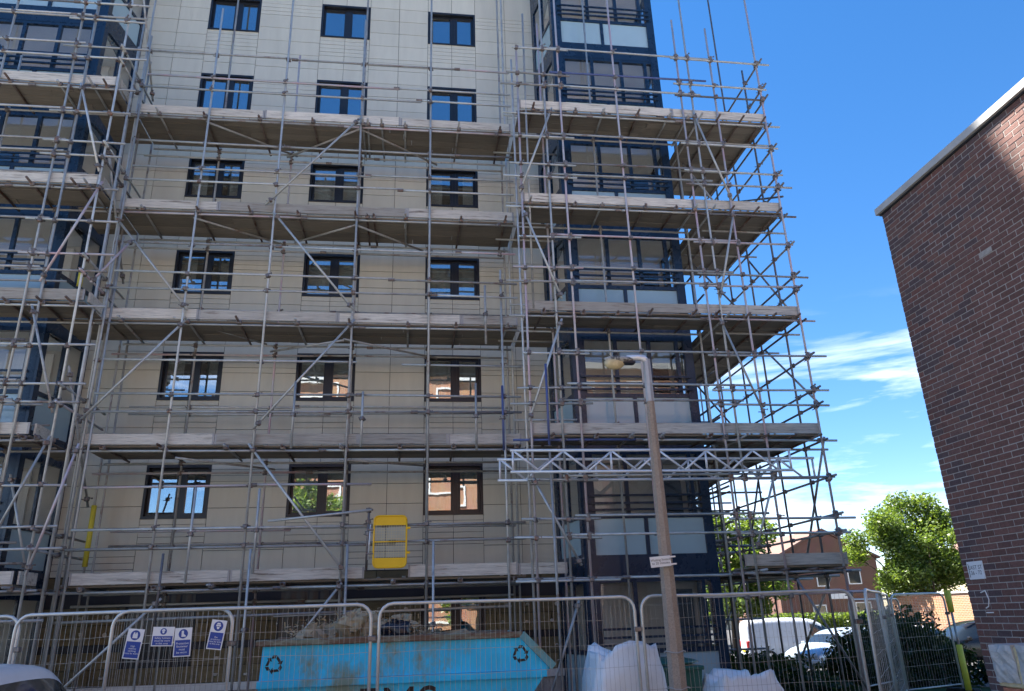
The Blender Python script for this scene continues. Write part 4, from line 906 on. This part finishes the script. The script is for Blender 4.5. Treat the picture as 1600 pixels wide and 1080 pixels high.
obj('lettering', wall_sign(text_mb('Waiting limited\nto 20 minutes', .042), ax, Vector((0, -.006, 0))), signk, ws)
obj('bracket', MB().bbox(.09, .21, .0045, .05, .035, .055, .003), alum, ws); obj('bracket', MB().bbox(.09, .21, .0045, .05, -.055, -.035, .003), alum, ws)

# ================================================================== BACKGROUND BUILDINGS
def win_part(par, x0, x1, z0, z1, y, ny=-1, m=whitepaint):
    f = obj('window', framebox(x0, x1, z0, z1, .07, y - .03, y + .03), m, par)
    obj('pane', MB().box(x0 + .07, x1 - .07, y - .006, y + .006, z0 + .07, z1 - .07), carglass, f)
gh = thing('gabled_house', 'red brick house with a gable end facing the car park beyond the scaffold', 'house', (28.6, 40, 0))
X0, X1, XA, GY = 24.7, 32.4, 28.55, 35.0
obj('gable_wall', MB().prism([(X0, 0), (X1, 0), (X1, 5.2), (XA, 7.0), (X0, 5.2)], 'y', GY, GY + 9), bw_red, gh)
for a, b in (((X0 - .3, 5.03), (XA, 7.06)), ((XA, 7.06), (X1 + .3, 5.03))):
    rf = obj('roof', MB().prism([a, b, (b[0], b[1] + .16), (a[0], a[1] + .16)], 'y', GY - .12, GY + 9.3), roofm, gh)
for x0, x1, z0, z1 in ((27.6, 28.5, 3.2, 4.1), (30.0, 31.0, 3.3, 4.3), (27.0, 28.0, 1.0, 2.0), (30.2, 31.4, .9, 2.1)): win_part(gh, x0, x1, z0, z1, GY - .03)
obj('white_board', MB().box(28.4, 30.0, GY - .06, GY - .01, 2.35, 2.75), signw, gh)
gh2 = thing('distant_house', 'small far house with grey roof just left of the gabled brick house', 'house', (31, 62, 0))
obj('wall', MB().prism([(28.5, 0), (37, 0), (37, 6.8), (32.8, 9.6), (28.5, 6.8)], 'y', 60, 70), render_, gh2)
obj('roof', MB().prism([(28.2, 6.7), (32.8, 9.75), (37.3, 6.7), (37.3, 6.9), (32.8, 10.0), (28.2, 6.9)], 'y', 59.8, 70.2), M('grey_slate', (.20, .20, .21), .8, 0, .15), gh2)
win_part(gh2, 31.5, 34, 3.5, 5.5, 59.96)
ow_ = thing('boundary_wall', 'sunlit orange brick boundary wall under the tree', 'wall', (24.2, 17, 0))
obj('brickwork', MB().box(24.15, 24.4, 11, 21.6, -.4, 2.25), bw_orange, ow_); obj('coping', MB().box(24.1, 24.45, 10.95, 21.65, 2.253, 2.33), coping, ow_)
ch = thing('cream_building', 'cream rendered building showing above the sunlit boundary wall', 'building', (38, 22, 0))
obj('wall', MB().box(33.5, 44, 14, 30, 0, 4.5), render_, ch); obj('roof', MB().prism([(33.1, 4.5), (38.7, 7.0), (44.4, 4.5)], 'y', 13.6, 30.4), roofm, ch)
f = obj('window', MB().box(33.46, 33.499, 20, 21.4, 1.6, 3.2), carglass, ch)
# terrace of flats behind the camera, seen only in the window reflections
tb = thing('opposite_flats', 'tall brick flats with white window bands across the road behind the viewer', 'building', (6, -34, 0))
obj('wall', MB().box(-9.5, 30, -42, -30, 0, 16.6), bw_orange, tb); obj('parapet', MB().box(-9.7, 30.2, -42.2, -29.8, 16.601, 17.0), coping, tb)
for k in range(6):
    for i in range(9):
        x = -8 + i * 4.1; fw_ = obj('window', framebox(x, x + 2.1, 1 + 2.7 * k, 2.3 + 2.7 * k, .12, -30.05, -29.95), whitepaint, tb); obj('pane', MB().box(x + .12, x + 1.98, -30.01, -30.004, 1.12 + 2.7 * k, 2.18 + 2.7 * k), carglass, fw_)

# ================================================================== TREES AND HEDGES
def leaves(blobs, n, size, seed, hollow=.55):
    rnd = random.Random(seed); vs = []; fs = []
    vol = [b[3] ** 2 for b in blobs]
    for _ in range(n):
        b = rnd.choices(blobs, vol)[0]; d = Vector((rnd.gauss(0, 1), rnd.gauss(0, 1), rnd.gauss(0, 1))).normalized()
        rad = b[3] * (hollow + (1 - hollow) * rnd.random() ** .6) * rnd.uniform(.85, 1.12)
        c = Vector(b[:3]) + Vector((d.x, d.y, d.z * .85)) * rad; s = size * rnd.uniform(.6, 1.3)
        u = Vector((rnd.gauss(0, 1), rnd.gauss(0, 1), rnd.gauss(0, .6))).normalized(); v = u.cross(Vector((rnd.gauss(0, 1), rnd.gauss(0, 1), rnd.gauss(0, 1)))).normalized()
        o = len(vs); vs += [c - u * s, c + v * s * .45, c + u * s, c - v * s * .45]; fs.append((o, o + 1, o + 2, o + 3))
    m = MB(); m.v = [Vector(q) for q in vs]; m.f = fs; return m
def tree(base, ht, rad, label, seed, n, size, mat, group=None, squash=1.0, gap=.55):
    rnd = random.Random(seed); t = thing('tree', label, 'tree', base, group); bx_, by_, bz_ = base; cz = bz_ + ht - rad * squash
    pts = [(bx_, by_, bz_ - .1), (bx_ + .1, by_, bz_ + ht * .22), (bx_ - .05, by_ + .1, bz_ + ht * .45), (bx_ + .1, by_, bz_ + ht * .75)]
    tk = obj('trunk', MB().path(pts, [.24, .19, .14, .05], 10), bark, t, True); blobs = []
    for i in range(34):
        a = rnd.uniform(0, 6.28); e = rnd.uniform(-1.1, 1.35); q = rad * rnd.uniform(.4, .98)
        c = Vector((bx_ + math.cos(a) * math.cos(e) * q, by_ + math.sin(a) * math.cos(e) * q, cz + math.sin(e) * q * squash)); blobs.append((*c, rad * rnd.uniform(.13, .34)))
        st = Vector(pts[1]).lerp(Vector(pts[2]), rnd.random()); md = st.lerp(c, .5) + Vector((0, 0, -.15 * rad)); obj('limb', MB().path([st, md, c], [.07, .045, .015], 6), bark, tk, True) if i % 2 == 0 else None
    blobs.append((bx_, by_, cz, rad * .55)); blobs.append((bx_ - rad * .25, by_, cz - rad * squash * .45, rad * .42)); blobs.append((bx_ + rad * .3, by_, cz - rad * squash * .4, rad * .42))
    obj('crown', leaves(blobs, n, size, seed, gap), mat, t)
tree((25.6, 20.2, 0), 7.0, 3.45, 'broad bright green tree rising over the sunlit boundary wall', 11, 46000, .095, leafm, squash=.74, gap=.1)
tree((15.6, 22, 0), 7.0, 3.0, 'green tree showing through the back of the corner scaffold', 12, 14000, .15, leafm)
tree((12.2, 27, 0), 7.2, 3.0, 'green tree low behind the scaffold, next to the balcony column', 13, 9000, .16, leafm)
tree((-6.6, -25.5, 0), 9.5, 3.2, 'leafy street tree across the road behind the viewer', 14, 12000, .17, leafm)
tree((3, -26.5, 0), 6.0, 2.4, 'smaller leafy tree across the road behind the viewer', 15, 7000, .18, leafm)
def hedge(name, x0, x1, y0, y1, ht, label, seed, n, size, mat, cat='hedge', rough=.25):
    rnd = random.Random(seed); g0 = min(gz(x0, y0), gz(x1, y1)); t = thing(name, label, cat, ((x0 + x1) / 2, (y0 + y1) / 2, g0)); vs = []; fs = []; stems = MB()
    for i in range(14):
        x = rnd.uniform(x0, x1); y = rnd.uniform(y0, y1); stems.tube((x, y, g0), (x + rnd.uniform(-.3, .3), y + rnd.uniform(-.3, .3), g0 + ht * .75), .03, 6, .012)
    obj('stems', stems, bark, t)
    for _ in range(n):
        u, v, w_ = rnd.random(), rnd.random(), rnd.random() ** .6
        hh = ht * (1 + rough * (math.sin(u * 9 + seed) * .4 + math.sin(u * 21 + v * 5) * .3 + rnd.uniform(-.3, .3)) - rough * 1.6 * (abs(u - .5) * 2) ** 3)
        c = Vector((x0 + (x1 - x0) * u, y0 + (y1 - y0) * v, g0 + .05 + hh * w_)); s = size * rnd.uniform(.6, 1.3)
        a = Vector((rnd.gauss(0, 1), rnd.gauss(0, 1), rnd.gauss(0, .7))).normalized(); b = a.cross(Vector((rnd.gauss(0, 1), rnd.gauss(0, 1), rnd.gauss(0, 1)))).normalized()
        o = len(vs); vs += [c - a * s, c + b * s * .5, c + a * s, c - b * s * .5]; fs.append((o, o + 1, o + 2, o + 3))
    m = MB(); m.v = vs; m.f = fs; obj('foliage', m, mat, t)
hedge('shrub', 9.6, 12.4, .3, 2.6, 1.42, 'dark dense shrub behind the far fence panels', 3, 12000, .07, leafd, 'shrub', .35)
hedge('hedge', 12.2, 15.6, -1.6, .4, .80, 'low dark hedge between the far fence and the brick block', 4, 9000, .07, leafd)
hedge('hedge', 17.5, 26.5, 23.5, 24.6, 1.55, 'clipped sunlit hedge behind the parked van and cars', 6, 12000, .09, leafm, rough=.06)
hedge('undergrowth', 5.9, 8.6, -1.0, 3.5, .7, 'dark weedy undergrowth at the foot of the corner scaffold', 9, 5000, .08, leafd, 'shrub', .5)

# ================================================================== VEHICLES
def vehicle(name, label, loc, heading, paint, spec, L_=4.2, W_=1.76, cat='car', roof_bars=False, blank=0):
    # spec: list of (x, z_low, z_belt, z_roof, half width at belt, half width at roof); x from tail (0) to nose (L)
    t = thing(name, label, cat, loc, local=True); t.rotation_euler = (0, 0, heading)
    body = MB(); gl = MB(); n = len(spec); ring = []
    for x, zl, zb, zr, hb, hr in spec:
        x -= L_ / 2
        ring.append([(x, -hb * .93, zl), (x, -hb, zl + (zb - zl) * .35), (x, -hb * .995, zl + (zb - zl) * .75), (x, -hb * .955, zb), (x, -hr, zb + (zr - zb) * .88), (x, -hr * .86, zr), (x, 0, zr + .025),
                     (x, hr * .86, zr), (x, hr, zb + (zr - zb) * .88), (x, hb * .955, zb), (x, hb * .995, zl + (zb - zl) * .75), (x, hb, zl + (zb - zl) * .35), (x, hb * .93, zl)])
    m = 13; vs = [p for r in ring for p in r]; bf = []; gf = []
    for i in range(n - 1):
        tall = lambda q: spec[q][3] - spec[q][2] > .30
        for k in range(m - 1):
            f = (i * m + k, i * m + k + 1, (i + 1) * m + k + 1, (i + 1) * m + k)
            side = k in (3, 8) and tall(i) and tall(i + 1) and i >= blank
            slope = k in (4, 5, 6, 7, 3, 8) and (tall(i) != tall(i + 1))
            (gf if (side or slope) else bf).append(f)
        bf.append((i * m, (i + 1) * m, (i + 1) * m + m - 1, i * m + m - 1))
    bf += [tuple(range(m - 1, -1, -1)), tuple((n - 1) * m + k for k in range(m))]
    me = bpy.data.meshes.new('shell'); me.from_pydata(vs, [], bf + gf)
    me.materials.append(paint); me.materials.append(carglass)
    for q, pf in enumerate(me.polygons): pf.material_index = 0 if q < len(bf) else 1
    tmp = bpy.data.objects.new('shell', me); COL.objects.link(tmp); sm = tmp.modifiers.new('s', 'SUBSURF'); sm.levels = 2; sm.render_levels = 2
    ev = bpy.data.meshes.new_from_object(tmp.evaluated_get(bpy.context.evaluated_depsgraph_get()))
    allv = [v.co.copy() for v in ev.vertices]
    for nm, mi, mt in (('body', 0, paint), ('glazing', 1, carglass)):
        k_ = MB(); k_.v = allv; k_.f = [tuple(p_.vertices) for p_ in ev.polygons if p_.material_index == mi]
        if k_.f: obj(nm, compact(k_), mt, t, True)
    bpy.data.objects.remove(tmp); bpy.data.meshes.remove(ev); bpy.data.meshes.remove(me)
    # pillars
    tl = [i for i in range(n) if spec[i][3] - spec[i][2] > .30]
    for i in ():
        x, zl, zb, zr, hb, hr = spec[i]; x -= L_ / 2
        for s in (-1, 1): obj('pillar', MB().tube((x, s * hb * .945, zb), (x, s * (hr - .015), zb + (zr - zb) * .85), .032, 6), paint, t)
    for wx in (-L_ * .31, L_ * .32):
        for s in (-1, 1):
            wy = s * (W_ / 2 - .09); wv = obj('wheel', MB().tube((wx, wy - .10, .31), (wx, wy + .10, .31), .31, 20), tyre, t, True); obj('rim', MB().tube((wx, wy + s * .085, .31), (wx, wy + s * .112, .31), .20, 16), rim, wv)
    zb0 = spec[-1][2]; 
    for s in (-1, 1):
        obj('headlight', MB().bbox(L_ / 2 - .16, L_ / 2 + .012, s * W_ * .36 - .15, s * W_ * .36 + .15, zb0 - .22, zb0 - .07, .02), lampw, t)
        obj('tail_light', MB().bbox(-L_ / 2 - .012, -L_ / 2 + .12, s * W_ * .39 - .10, s * W_ * .39 + .10, spec[0][2] - .3, spec[0][2] - .03, .02), lampred, t)
        obj('wing_mirror', MB().bbox(L_ * .16, L_ * .16 + .12, s * (W_ / 2 + .08) - .09, s * (W_ / 2 + .08) + .09, spec[n // 2][2] - .02, spec[n // 2][2] + .12, .03), paint, t)
        # door handle and sill line
        obj('door_handle', MB().bbox(-.35, -.18, s * (W_ / 2 * .985) - .02, s * (W_ / 2 * .985) + .02, spec[n // 2][2] - .16, spec[n // 2][2] - .125, .005), paint, t)
    obj('number_plate', MB().box(-L_ / 2 - .03, -L_ / 2 - .005, -.26, .26, .55, .66), platey, t); obj('number_plate', MB().box(L_ / 2 + .005, L_ / 2 + .03, -.26, .26, .42, .53), signw, t)
    obj('bumper', MB().bbox(L_ / 2 - .05, L_ / 2 + .02, -W_ * .42, W_ * .42, .24, .42, .03), paint if paint is not carw else carw, t); obj('bumper', MB().bbox(-L_ / 2 - .02, -L_ / 2 + .05, -W_ * .42, W_ * .42, .28, .52, .03), paint, t)
    if roof_bars:
        for s in (-1, 1): obj('roof_bar', MB().path([(-.9, s * .58, 1.43), (-.8, s * .58, 1.475), (.5, s * .58, 1.475), (.6, s * .58, 1.43)], .014, 6), signk, t, True)
    return t
hatch = lambda h=1.46: [(0, .35, .86, .90, .74, .60), (.12, .26, .93, 1.0, .82, .64), (.55, .22, .95, h - .06, .86, .60), (1.0, .20, .95, h, .88, .62), (1.7, .20, .94, h + .01, .88, .63), (2.3, .20, .93, h - .02, .88, .62), (2.7, .20, .93, h - .14, .88, .60), (3.25, .20, .93, .98, .88, .66), (3.8, .22, .84, .88, .85, .66), (4.1, .26, .72, .76, .78, .60), (4.2, .32, .60, .64, .70, .55)]
van = [(0, .34, 1.02, 1.60, .80, .72), (.08, .24, 1.05, 1.80, .84, .76), (.8, .22, 1.05, 1.84, .86, .78), (1.9, .22, 1.05, 1.84, .86, .78), (2.7, .22, 1.04, 1.80, .86, .76), (3.1, .22, 1.03, 1.66, .86, .72), (3.7, .22, 1.02, 1.08, .86, .68), (4.2, .24, .92, .98, .82, .66), (4.4, .30, .70, .76, .74, .6)]
vehicle('parked_car', 'white hatchback nose on at the lower left corner', (-5.30, -9.3, 0), R(-90), carw, hatch(1.53), cat='car')
vehicle('parked_van', 'small pale van parked in the sun beyond the corner scaffold', (15.3, 15.0, gz(15, 15)), R(-12), M('van_paint', (.50, .54, .60), .3, 0, .03), van, 4.4, 1.8, 'van', blank=4)
vehicle('parked_car', 'pale silver blue car parked in front of the pale van', (14.2, 9.6, gz(14, 9.6)), R(200), cars_, hatch(1.45))
vehicle('parked_car', 'white car parked just behind the pale silver blue car', (17.6, 11.4, gz(17.6, 11.4)), R(195), carw, hatch(1.44))
vehicle('parked_car', 'black car parked side-on behind the dark shrub', (19.4, 9.5, gz(19.4, 9.5)), R(172), cark, hatch(1.56), roof_bars=True)
vehicle('parked_car', 'grey blue car showing its yellow rear plate beside the brick block', (27.0, 18.0, 0), R(50), carg, hatch(1.45))
vehicle('parked_car', 'distant white car beside the gabled house', (29.5, 31.5, 0), R(100), carw, hatch(1.45))
